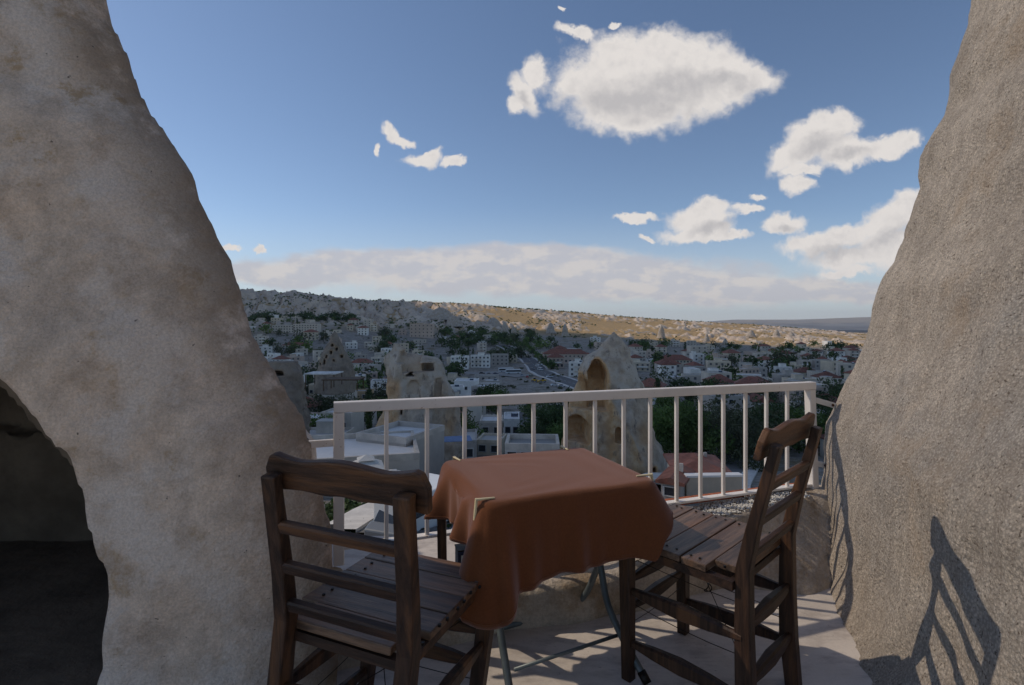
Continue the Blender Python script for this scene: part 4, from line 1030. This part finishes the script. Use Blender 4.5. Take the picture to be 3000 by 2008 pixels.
bld('white blank-walled block left of the white modern hall', 2012, 2041, 1084, 1124, 12, roof='flat', wall='white', st=1, cols=2, roofm=M_flatw)
bld('long stone hotel with maroon roof seen through the rail on the right', 2057, 2180, 1160, 1204, 11, roof='hip', wall='cream', near=True, st=2, cols=10)
bld('small house with orange gable roof right of the long stone hotel', 2196, 2252, 1180, 1208, 8, roof='gable', wall='white', near=True, st=1, cols=3)
bld('wide white flat-roofed building below the parking square', 1334, 1402, 1120, 1160, 12, roof='flat', wall='white', near=True, st=1, cols=3, roofm=M_flatw, tank=True)
bld('low grey annex right of the wide white building', 1405, 1466, 1128, 1158, 10, roof='flat', wall='grey stone', near=True, st=1, cols=3)
bld('white house with a whitewashed roof terrace behind the middle bars', 1476, 1522, 1234, 1292, 9, roof='flat', wall='white', near=True, roofm=M_flatw, tank=True, st=1, cols=2)
bld('low white house left of the one with whitewashed roof terrace', 1408, 1474, 1240, 1286, 8, roof='flat', wall='pale stone', near=True, roofm=M_flatw, st=1, cols=2)
bld('pale rendered block with one tiny window beside the left rail post', 955, 1052, 1216, 1285, 7, rot=-8, roof='flat', wall='pale stone', near=True, cols=2, st=1, roofm=M_flatw)
bld('low stone house behind the pale rendered block', 1052, 1096, 1212, 1250, 6, roof='flat', wall='grey stone', near=True, cols=1, st=1)
bld('stone restaurant with two dark windows on the left under a canopy', 915, 962, 1130, 1170, 8, roof='flat', wall='cream', near=True, st=1, cols=3)
bld('long stone wall house with ochre grass roof left of the broken rock', 966, 1090, 1150, 1176, 7, roof='flat', wall='ochre', near=True, st=1, cols=4)
bld('grey stone house with a blue sheet on its flat roof behind the table', 1264, 1400, 1300, 1362, 9, rot=4, roof='flat', wall='grey stone', near=True, st=1, cols=3)
bld('small stone hut with square window left of the street', 1404, 1478, 1298, 1335, 6, rot=-10, roof='flat', wall='cream', near=True, st=1, cols=2)
bld('long pale wall house running behind the table top', 1480, 1640, 1318, 1350, 4, rot=-3, D=44, roof='flat', wall='pale stone', near=True, st=1, cols=4)
bld('house with bright red tiled roof low on the right below the trees', 1968, 2112, 1393, 1470, 5, rot=-8, D=37, roof='hip', wall='cream', near=True, st=1, cols=3)
bld('long yellowish yard wall with stone coping below the red tiled roof', 2005, 2172, 1398, 1480, .5, rot=3, D=34, roof='coping', wall='cream', near=True, st=1, cols=0, cat='wall', name='yard_wall')
bld('red roofed lean-to right behind the right side of the table', 1952, 2008, 1420, 1470, 3, rot=-30, D=33, roof='gable', wall='grey stone', near=True, st=1, cols=1)
bld('white house with red roof left of the right rock edge', 2392, 2450, 1108, 1140, 9, roof='hip', wall='white', near=True, st=2, cols=4)
bld('pair of white-walled floors under a maroon roof at the right rock', 2330, 2388, 1092, 1116, 9, roof='hip', wall='cream', st=2, cols=4)
# the stone annex with roof terrace, two faces seen on the corner
r_ = house('large pale ashlar house with roof terrace below the left rail', -12.6, 41.5, -13.6, 9.5, 8.5, 4.6, rad(14), 'flat', 'pale stone', 1, 3, True, None, 4, M_flatw, True, 'house', 'house', False, True)
r_ = house('square stone wing with dark doorway in front of the broken rock', -9.9, 46, -13.8, 5.2, 6, 5.1, rad(-24), 'flat', 'grey stone', 1, 1, True, None, 4, M_flatw, False, 'house', 'house', False, True)
# canopy roof on posts
def canopy(label, pl, pr, py, pb, D, depth=5, m=None, tent=False):
    k = D/1500; x0, x1 = (pl-1500)*k, (pr-1500)*k; z = EYE-(py-950)*k; zb_ = EYE-(pb-950)*k; xm = (x0+x1)/2; hw = (x1-x0)/2
    r = empty('canopy', (xm, D, zb_), 0, label, 'canopy')
    MB().box((0, 0, z-zb_), (2*hw, depth, .22)).obj('canopy_roof', m or M_flatw, r)
    for sx in (-1, 1):
        for sy in (-1, 1): MB().bar((sx*(hw-.3), sy*(depth/2-.3), -1), (sx*(hw-.3), sy*(depth/2-.3), z-zb_-.11), .16, .16).obj('post', M_door, r)
canopy('flat white canopy roof on posts over a restaurant terrace at left', 905, 994, 1093, 1118, 118, 6)
canopy('brown terrace roof below the flat white canopy', 955, 1060, 1110, 1128, 105, 5, M_door)
# square two-tier parasol
def parasol(label, px, py_top, py_eave, wpx, D, m):
    k = D/1500; x = (px-1500)*k; zt_ = EYE-(py_top-950)*k; ze = EYE-(py_eave-950)*k; hw = wpx*k/2; g = ze-2.3
    r = empty('parasol', (x, D, g), rad(20), label, 'parasol')
    H = zt_-g; E = 2.3; mid = E+(H-E)*.55; a = hw; b = hw*.34
    MB().add([(-a,-a,E),(a,-a,E),(a,a,E),(-a,a,E),(-b,-b,mid),(b,-b,mid),(b,b,mid),(-b,b,mid),(-a,-a,E-.18),(a,-a,E-.18),(a,a,E-.18),(-a,a,E-.18)], [(0,1,5,4),(1,2,6,5),(2,3,7,6),(3,0,4,7),(8,9,1,0),(9,10,2,1),(10,11,3,2),(11,8,0,3)]).obj('canopy', m, r)
    c2_ = b*1.45; MB().add([(-c2_,-c2_,mid+.05),(c2_,-c2_,mid+.05),(c2_,c2_,mid+.05),(-c2_,c2_,mid+.05),(0,0,H)], [(0,1,4),(1,2,4),(2,3,4),(3,0,4)]).obj('vent_cap', m, r)
    MB().tube([(0, 0, -2), (0, 0, H-.05)], .04, 8).obj('pole', M_door, r)
M_canvas = mat('off_white_canvas', (.60, .57, .52), var=.05, scale=3)
parasol('large square off-white parasol with small top tier beyond the left rail', 1072, 1332, 1366, 100, 34, M_canvas)
parasol('second off-white parasol lower behind the left chair crest', 1150, 1375, 1388, 52, 36, M_canvas)
# blue sheet
bs = MB().box((0, 0, 0), (3.4, 2.4, .05)).obj('tarpaulin', mat('faded_blue_sheet', (.20, .27, .42), var=.1, scale=2), None, (-5.8, 51.5, -10.35), (0, 0, .2))
tag(bs, 'faded blue sheet lying on the flat grey roof behind the table', 'tarpaulin')

# ================================================================== vehicles
M_tyre = mat('tyre', (.02, .02, .02), rough=.8); M_cg = mat('car_glass', (.02, .025, .03), rough=.08, spec=.8, var=.1)
PAINT = {}
def paint(n, c):
    if n not in PAINT: PAINT[n] = mat('paint_'+n, c, var=.02, scale=1, rough=.25, spec=.6)
    return PAINT[n]
COLS = {'white': (.68,.68,.67), 'silver': (.42,.43,.44), 'red': (.32,.03,.025), 'dark blue': (.02,.04,.12), 'yellow': (.62,.36,.03), 'grey': (.16,.17,.18), 'black': (.025,.025,.03)}
def vehicle(px, py, kind, col, rot, label, group, D=None):
    D = D or hitD(px, py); x = (px-1500)/1500*D; z = max(ground(x, D), EYE-(py-950)/1500*D)+.25
    nm = {'car': 'parked_car', 'van': 'van', 'bus': 'bus', 'digger': 'loader'}[kind]
    r = empty(nm, (x, D, z), rad(rot), label, 'car' if kind == 'car' else kind if kind != 'digger' else 'loader', group)
    TAKEN.append((x, D, 4))
    Rm = Matrix.Rotation(0, 4, 'X'); m = paint(col.replace(' ', '_'), COLS[col])
    if kind == 'car':
        L, w_ = 4.2, 1.7
        MB().prism([(-2.1,.3),(2.1,.3),(2.1,.75),(1.95,.86),(.95,.95),(-1.65,.98),(-2.08,.8)], -w_/2, w_/2).obj('body', m, r, bevel=.07)
        MB().prism([(-1.6,.97),(1.0,.94),(.35,1.42),(-1.05,1.44)], -w_/2+.12, w_/2-.12).obj('cabin_glass', M_cg, r, bevel=.05)
        MB().prism([(.33,1.42),(-1.03,1.44),(-.95,1.49),(.25,1.47)], -w_/2+.16, w_/2-.16).obj('roof', m, r)
        wx = (-1.3, 1.3); wr_ = .31
    elif kind == 'van':
        L, w_ = 5, 1.95
        MB().prism([(-2.5,.35),(2.5,.35),(2.5,.95),(2.2,1.1),(1.5,1.95),(1.2,2.1),(-2.4,2.1),(-2.5,2.0)], -w_/2, w_/2).obj('body', m, r, bevel=.08)
        MB().prism([(-2.2,1.2),(1.95,1.2),(1.45,1.85),(-2.2,1.85)], -w_/2-.02, w_/2+.02).obj('window', M_cg, r)
        MB().bar((2.28, 0, 1.12), (1.66, 0, 1.86), w_-.3, .05, up=(1, 0, 1)).obj('windscreen', M_cg, r)
        wx = (-1.55, 1.6); wr_ = .34
    elif kind == 'bus':
        L, w_ = 11, 2.5
        MB().prism([(-5.5,.4),(5.5,.4),(5.5,2.9),(5.2,3.2),(-5.3,3.2),(-5.5,3.0)], -w_/2, w_/2).obj('body', m, r, bevel=.15)
        MB().prism([(-5.2,1.5),(5.3,1.5),(5.2,2.6),(-5.2,2.6)], -w_/2-.03, w_/2+.03).obj('window', M_cg, r)
        MB().box((5.52, 0, 2.0), (.06, 2.1, 1.5)).obj('windscreen', M_cg, r)
        wx = (-3.4, 3.3); wr_ = .48
    else:
        w_ = 2.2
        MB().box((-.6, 0, 1.1), (2.6, 1.6, 1.0)).obj('body', m, r, bevel=.08); MB().box((-.2, 0, 2.1), (1.3, 1.3, 1.2)).obj('cab', M_cg, r)
        a = MB().bar((.5, 0, 1.4), (2.4, 0, .9), .3, .3).obj('arm', m, r); MB().box((2.7, 0, .6), (.7, 2.2, .8)).obj('bucket', m, a)
        wx = (-1.3, .9); wr_ = .6
    for wx_ in wx:
        for s in (-1, 1):
            wl = MB().tube([(wx_, s*(w_/2-.22), wr_), (wx_, s*(w_/2+.01), wr_)], wr_, 14).obj('wheel', M_tyre, r)
            MB().tube([(wx_, s*(w_/2+.005), wr_), (wx_, s*(w_/2+.025), wr_)], wr_*.55, 10).obj('rim', paint('rim', (.4, .4, .42)), wl)
    return r
vehicle(1482, 1092, 'bus', 'white', 12, 'white coach on the parking square, the left of the two', 'coaches on the parking square')
vehicle(1504, 1097, 'bus', 'white', 8, 'white coach on the parking square, the right and nearer of the two', 'coaches on the parking square')
vehicle(1577, 1076, 'van', 'white', -60, 'white van driving on the curving road, the farther of two', 'vans on the road')
vehicle(1583, 1087, 'van', 'white', -58, 'white van driving on the curving road, the nearer of two', 'vans on the road')
vehicle(1567, 1121, 'digger', 'yellow', 5, 'yellow machine right of the coaches, the left one', 'yellow machines by the square')
vehicle(1590, 1122, 'digger', 'yellow', 170, 'yellow machine right of the coaches, the right one', 'yellow machines by the square')
for i, (px, py, col, rot, lab) in enumerate([(1625,1133,'white',10,'white car left of the tall pointed cone'),(1645,1136,'silver',0,'silver car touching the outline of the tall pointed cone'),(1560,1085,'grey',-60,'grey car at the edge of the curving road'),
  (1412,1098,'black',0,'black car at the left end of the parking square'),(1432,1100,'grey',20,'grey car second from the left on the parking square'),(1452,1099,'dark blue',0,'dark blue car left of the coaches'),(1530,1104,'silver',80,'silver car right of the coaches'),
  (1545,1108,'red',85,'red car between the coaches and yellow machines'),(1610,1108,'white',15,'white car beside the curving road near the cone'),(1160,1170,'red',0,'red car left of the broken cave rock'),(1932,1247,'white',-10,'white car under the trees right of the tall cone'),
  (1925,1222,'silver',-10,'silver car behind the white one under the trees'),(1640,1245,'silver',30,'silver car left of the tall cone behind the rail'),(1628,1228,'grey',20,'grey car above the trees left of the tall cone'),(2078,1392,'dark blue',60,'dark blue car with pale top on the street above the red roof')]):
    vehicle(px, py, 'car', col, rot, lab, 'parked cars in the town')
vehicle(1252, 1560, 'van', 'white', 60, 'white van on the lane below, between left chair post and cloth', 'vehicles on the lane below', D=24)
vehicle(1195, 1590, 'car', 'grey', 70, 'grey car on the lane below, behind the left chair back', 'vehicles on the lane below', D=23)

# ================================================================== trees
def leafmat(n, c, c2): return mat(n, c, var=.3, scale=1.2, col2=c2, rnd=.25, rough=.7, transl=.25, c2s=(.45, .6))
M_leaf = [leafmat('leaves_dark', (.062, .098, .034), (.105, .15, .045)), leafmat('leaves_green', (.11, .175, .042), (.16, .215, .06)), leafmat('leaves_olive', (.11, .12, .065), (.08, .095, .045))]
M_bark = mat('bark', (.09, .065, .045), var=.25, scale=3)
def crown_mesh(n, leaf, seed, m, shape='round'):
    rs = np.random.RandomState(seed); nl = 16
    if shape == 'round':
        c = rs.normal(size=(nl, 3))*np.array([.30, .30, .22]); c[:, 2] += .05; rr_ = rs.uniform(.22, .42, nl)
    else:
        c = np.stack([rs.normal(size=nl)*.04, rs.normal(size=nl)*.04, np.linspace(-.45, .45, nl)], 1); rr_ = .17*np.sqrt(np.clip(1-(c[:,2]/.56)**2, .1, 1))
    k = rs.randint(0, nl, n); u = rs.normal(size=(n, 3)); u /= np.linalg.norm(u, axis=1)[:, None]
    p = c[k]+u*rr_[k][:, None]*(rs.uniform(.35, 1, n)**.5)[:, None]*(1, 1, .85 if shape == 'round' else 1.1)
    a = rs.normal(size=(n, 3)); a /= np.linalg.norm(a, axis=1)[:, None]; b = np.cross(a, u+rs.normal(size=(n, 3))*.5); b /= np.linalg.norm(b, axis=1)[:, None]
    s = leaf*rs.uniform(.6, 1.3, n)[:, None]
    V = np.stack([p-a*s, p-b*s*.6, p+a*s, p+b*s*.6], 1).reshape(-1, 3)
    return np_mesh('crown', V, np.arange(4*n).reshape(-1, 4), m, False)
CR = {}
for i, m in enumerate(M_leaf):
    for q, (n, lf) in enumerate(((260, .105), (1500, .052), (6000, .028))):
        CR[(i, q, 0)] = crown_mesh(n, lf, 10+i, m); CR[(i, q, 1)] = crown_mesh(n, lf, 40+i, m)
        CR[(i, q, 2)] = crown_mesh(n, lf*.6, 70+i, m, 'col')
tm = MB().tube([(0, 0, -1.5), (0, 0, .15), (.02, .01, .35), (0, .02, .6)], [.045, .035, .026, .012], 7)
for a in range(5):
    q = a*1.26; tm.tube([(0, 0, .28+.04*a), (.14*math.cos(q), .14*math.sin(q), .46+.04*a), (.26*math.cos(q), .26*math.sin(q), .62+.03*a)], [.018, .012, .005], 5)
TRUNK = tm.mesh('trunk', M_bark, True)
def tree(x, y, z, h, wd, var, label, group, shape=0, cat='tree', name='tree'):
    D = math.hypot(x, y); q = 0 if D > 230 else 1 if D > 105 else 2
    r = empty(name, (x, y, z), R.uniform(0, 6.28), label, cat, group)
    link('trunk', TRUNK, r, (0, 0, 0), sc=(h, h, h))
    cz = .56 if shape < 2 else .52
    link('crown', CR[(var, q, shape)], r, (0, 0, h*cz), (0, 0, 0), (wd, wd, h*(.95 if shape < 2 else 1.0)))
    return r

# ---- labels from what stands near
LMK = [('the dark pigeonhole cone', 983, 1040), ('the broken cave rock', 1240, 1120), ('the tall pointed cone', 1790, 1130), ('the two coaches', 1493, 1092), ('the top of the road', 1485, 1012), ('the orange-roofed building', 1660, 1045),
 ('the pale stone tower block', 2038, 1028), ('the white modern hall', 2070, 1105), ('the red-roofed villa', 1062, 1068), ('the grey cliffs', 850, 935), ('the left rock edge', 745, 1010), ('the right rock edge', 2470, 1060),
 ('the four-storey pale block', 1238, 965), ('the stone hotel', 2118, 1180), ('the sunlit field', 2250, 1000), ('the wide white building', 1370, 1135), ('the red window-grid building', 1972, 1062), ('the left rail post', 995, 1200), ('the right rail post', 2370, 1150), ('the white villas', 870, 962)]
def where(px, py):
    best = sorted(LMK, key=lambda l: (l[1]-px)**2*.6+((l[2]-py)*1.7)**2)[:1][0]; dx, dy = px-best[1], (py-best[2])*1.6
    d_ = math.hypot(dx, dy); q = 'just ' if d_ < 38 else '' if d_ < 75 else 'well ' if d_ < 130 else 'far '
    if abs(dx) > 2.0*abs(dy): w_ = 'left of' if dx < 0 else 'right of'
    elif abs(dy) > 2.0*abs(dx): w_ = 'above' if dy < 0 else 'below'
    else: w_ = ('up-' if dy < 0 else 'down-')+('left of' if dx < 0 else 'right of')
    return q+w_+' '+best[0]
LABELLED = {}
def lab(o, head, px, py):
    LABELLED.setdefault(head+' '+where(px, py), []).append((px, py, o))
def finish_labels(group):
    for k, L in LABELLED.items():
        xs = [a[0] for a in L]; ysl = [a[1] for a in L]
        if len(L) == 1: L[0][2]['label'] = k; continue
        wide = (max(xs)-min(xs)) >= (max(ysl)-min(ysl)); L.sort(key=lambda a: a[0] if wide else a[1]); n = len(L)
        W3 = (['leftmost', 'middle', 'rightmost'] if wide else ['highest', 'middle', 'lowest']); W2 = (['left', 'right'] if wide else ['upper', 'lower'])
        OR = ['leftmost', 'second from left', 'third from left', 'fourth from left', 'fifth from left', 'sixth from left', 'seventh from left', 'eighth from left'] if wide else ['highest', 'second from top', 'third from top', 'fourth from top', 'fifth from top', 'sixth from top', 'seventh from top', 'eighth from top']
        for i, (a, b, o) in enumerate(L):
            if n == 2: o['label'] = W2[i]+' '+k
            elif n == 3: o['label'] = W3[i]+' '+k
            else: o['label'] = (OR[i] if i < 8 else 'farther along')+' '+k
    LABELLED.clear()

# ---- the town, row by row
RT = random.Random(11)
def free(x, y, r): return all((x-a)**2+(y-b)**2 > (r+c)**2 for a, b, c in TAKEN)
def px_of(x, y, z): return 1500+1500*x/y, 950-(z-EYE)/y*1500
nh = 0
for Dr in [88, 100, 114, 130, 146, 163, 182, 203, 226, 250, 276, 303, 332, 362, 394, 428, 464, 502, 542, 584, 628, 672, 716]:
    px = 640+RT.uniform(0, 60)
    while px < 2560:
        D = Dr+RT.uniform(-5, 5)*Dr/200
        x = (px-1500)/1500*D; w_ = RT.choice([8, 9, 11, 12, 14]); step = (w_+RT.uniform(3, 11))*1500/D
        if D < 120: step *= 1.15
        px += step
        z = ground(x, D); ppx, ppy = px_of(x, D, z)
        dens = 1.0
        if D > 560: dens = .55 if ppx < 1150 else .30
        if ppx > 1350 and D > 560: dens = .12 if ppx < 1900 else .3
        if 1240 < ppx < 1500 and 380 < D: dens = .45
        low = 1330 < ppx < 1620 and 215 < D < 400
        if low: dens = .25
        if 1480 < ppx < 1690 and 150 < D < 345: dens = .08
        if 1850 < ppx < 2330 and D < 165: dens = .10
        if 2200 < ppx and D > 640: dens = .25
        if 1560 < ppx < 1700 and D < 200: dens = .4
        if 1730 < ppx < 1860 and D < 400: dens = .0 if D > 70 else .3
        if RT.random() > dens*.82 or not free(x, D, w_*.5+1.5) or nh >= 285: continue
        TAKEN.append((x, D, w_*.5+1)); nh += 1
        redp = .10 if ppx < 1500 else .16 if ppx < 2050 else .42
        roof = 'hip' if RT.random() < redp else 'flat'; 
        wall = RT.choices(['pale stone', 'white', 'cream', 'grey stone', 'pinkish'], [5, 3.2, 2, 2, 1.2])[0]
        st = 1 if low else RT.choice([1, 2, 2, 2, 3]) if D > 160 else RT.choice([1, 1, 2]); rotd = RT.choice([-24, -12, 0, 0, 9, 18, 30])
        d_ = RT.uniform(7, 10.5); h = st*2.9+.3
        o = house('', x, D+2, z-.3, w_, d_, h, rad(rotd), roof, wall, st, max(2, int(w_/(3.2 if D < 420 else 3.8))), D < 175, 'houses of the town', 5, RT.choice([None, None, M_flatw]), False, 'house', 'house', roof == 'flat' and D < 330 and RT.random() < .5, D < 175)
        head = {1: 'single-storey', 2: 'two-storey', 3: 'three-storey'}[st]+' '+wall+' house with '+('red roof' if roof == 'hip' else 'flat roof')
        lab(o, head.replace('pale stone', 'pale').replace('grey stone', 'grey').replace('cream', 'cream-coloured'), ppx, ppy)
finish_labels('houses of the town')

TR = random.Random(23); nt = 0
def put_tree(px, py, h, wd, var, head=None, D=None, shape=0):
    D = D or hitD(px, py); x = (px-1500)/1500*D; z = ground(x, D)
    o = tree(x, D, z-.3, h, wd, var, '', 'trees of the town', shape); TAKEN.append((x, D, wd*.3))
    hd = head or ((['dark green', 'mid green', 'olive green'][var])+' '+('slim upright tree' if shape == 2 else 'bushy tree' if h < 6 else 'tall leafy tree'))
    lab(o, hd, px, py); return o
for (px, py, h, wd, v) in [(1935,1335,8,9,1),(2005,1350,9,9,1),(2085,1335,8,9,2),(2155,1325,9,9,2),(2060,1290,6,9,1),(2215,1300,7,8,0),(2290,1265,7,8,0),(2350,1245,7,8,2),(1965,1250,8,8,1),(1925,1200,6,7,1),(2400,1215,7,8,0),(2465,1190,7,8,0),
     (2130,1262,4.5,7,0),(2230,1240,4.5,6,1),(2190,1365,7,7,2),(2270,1330,7,8,0),(2010,1225,5,6,0),(1610,1300,6,6,0),(1585,1325,5,6,0),(1640,1330,5,6,1),(1560,1225,5,5,1),(1430,1210,4,5,0),(2340,1320,7,8,1),(2440,1280,7,8,0),(2500,1250,7,8,0),
     (1030,1135,5,6,0),(1120,1100,8,9,0),(1085,1095,7,8,0),(1140,1060,7,9,1),(1105,1120,7,8,1)]:
    put_tree(px, py, h, wd, v)
# dark grove beyond the square, top of the road and along it
for i in range(46):
    px = TR.uniform(1300, 1560); py = TR.uniform(978, 1018)
    put_tree(px, py, TR.uniform(7, 11), TR.uniform(8, 12), TR.choice([0, 0, 1]), shape=0 if TR.random() < .8 else 1)
for i in range(14):
    f = i/13; p = curve([Vector((1508, 1018, 0)), Vector((1545, 1040, 0)), Vector((1580, 1072, 0)), Vector((1600, 1085, 0))], 13)[i]; put_tree(p.x+14+TR.uniform(-3, 5), p.y-2, 6.5, 7, TR.choice([0, 1]))
for i in range(34):   # dark belt under the grey cliffs
    put_tree(TR.uniform(740, 1040), TR.uniform(932, 946), TR.uniform(7, 10), TR.uniform(10, 15), 0)
k = 0
while k < 250:
    D = TR.choice([TR.uniform(90, 300), TR.uniform(250, 740)]); px = TR.uniform(650, 2540); x = (px-1500)/1500*D
    if 1700 < px < 1900 and D < 300: continue
    if 1340 < px < 1690 and 170 < D < 390 and TR.random() < .88: continue
    if 2040 < px < 2190 and 100 < D < 170: continue
    wd = TR.uniform(4.5, 8.5)*(1 if D < 300 else 1.45)
    if not free(x, D, wd*.22): continue
    k += 1; z = ground(x, D); a, b = px_of(x, D, z); sh = TR.choice([0, 0, 1, 1, 2])
    if sh == 2: put_tree(a, b, TR.uniform(7, 11), TR.uniform(6, 8), 0, D=D, shape=2)
    else: put_tree(a, b, wd*TR.uniform(.8, 1.1), wd, TR.choice([0, 0, 1, 2]), D=D, shape=sh)
finish_labels('trees of the town')

# scrub on the ridge and slopes, and ground cover near the terrace: uncountable
def scatter(name, label, pts, leaf, m, seed, lpc=12):
    rs = np.random.RandomState(seed); P_ = np.repeat(np.array([p[:3] for p in pts]), lpc, 0); Rr = np.repeat(np.array([p[3] for p in pts]), lpc)
    n = len(P_); u = rs.normal(size=(n, 3)); u /= np.linalg.norm(u, axis=1)[:, None]; u[:, 2] = np.abs(u[:, 2])*.8
    p = P_+u*(Rr*rs.uniform(.3, 1, n))[:, None]; a = rs.normal(size=(n, 3)); a /= np.linalg.norm(a, axis=1)[:, None]; b = np.cross(a, rs.normal(size=(n, 3))); b /= np.linalg.norm(b, axis=1)[:, None]
    s = (Rr*leaf)[:, None]*rs.uniform(.6, 1.2, n)[:, None]
    V = np.stack([p-a*s, p-b*s*.7, p+a*s, p+b*s*.7], 1).reshape(-1, 3)
    tag(link(name, np_mesh(name, V, np.arange(4*n).reshape(-1, 4), m, False)), label, 'scrub', kind='stuff')
rs = np.random.RandomState(5); pts = []
A = rs.uniform(-.56, .70, 5200); T = rs.uniform(0, 1.05, 5200)**.8
yf_ = np.interp(A, AA, YF); yr_ = np.interp(A, AA, YR); Yh = yf_-80+(yr_-yf_+80)*T; Xh = A*Yh
keep = (fbm(Xh/55, Yh/55, None, 3, 201) > (.12+.12*(A > -.1)-.5*(T > .97))) ; Xh, Yh, T = Xh[keep], Yh[keep], T[keep]; Zh = Hraw(Xh, Yh)
pts = [(x, y, z, rs.uniform(1.2, 2.6)) for x, y, z in zip(Xh, Yh, Zh)]
ar = rs.uniform(-.56, .70, 420); yr_ = np.interp(ar, AA, YR)-rs.uniform(0, 14, 420); xr_ = ar*yr_; zr_ = Hraw(xr_, yr_)
kk = fbm(ar*22, ar*0, None, 3, 207) > -.15
pts += [(x, y, z+.5, rs.uniform(1.4, 3.4)) for x, y, z in zip(xr_[kk], yr_[kk], zr_[kk])]
scatter('hill_scrub', 'dark scrub and small trees dotting the hill and its skyline', pts, .62, M_leaf[0], 8, 9)
n = 900; D = rs.uniform(70, 620, n); A = rs.uniform(-.58, .68, n); Xs = A*D; kk = np.array([free(x, y, .5) for x, y in zip(Xs, D)]) & (fbm(Xs/30, D/30, None, 2, 211) > -.1)
Xs, D = Xs[kk], D[kk]; Zs = Hraw(Xs, D, False); scatter('garden_scrub', 'low bushes and weeds between the houses of the town', [(x, y, z, rs.uniform(.8, 2.0)) for x, y, z in zip(Xs, D, Zs)], .5, M_leaf[2], 9, 14)
n = 420; D = rs.uniform(15, 36, n); A = rs.uniform(-.42, -.06, n); Xs = A*D; Zs = Hraw(Xs, D, False); kk = fbm(Xs/5, D/5, None, 2, 221) > .0
scatter('slope_scrub', 'dark green bushes on the slope right below the left side of the rail', [(x, y, z, rs.uniform(.35, .9)) for x, y, z in zip(Xs[kk], D[kk], Zs[kk])], .22, M_leaf[0], 12, 90)
# ------------------------------------------------------------------ the air
mh = bpy.data.materials.new('haze'); mh.use_nodes = True; t = NT(mh.node_tree); t.n.clear()
o_ = t.new('ShaderNodeOutputMaterial'); pv = t.new('ShaderNodeVolumePrincipled'); t.l.new(pv.outputs[0], o_.inputs[1])
pv.inputs['Color'].default_value = (.80, .86, 1.0, 1); pv.inputs['Density'].default_value = 3.2e-5; pv.inputs['Anisotropy'].default_value = 0.2
tag(link('haze', MB().box((0, 8600, 20), (106000, 17400, 760)).mesh('haze', mh)), kind='stuff', label='thin pale haze that turns the far mountains blue')
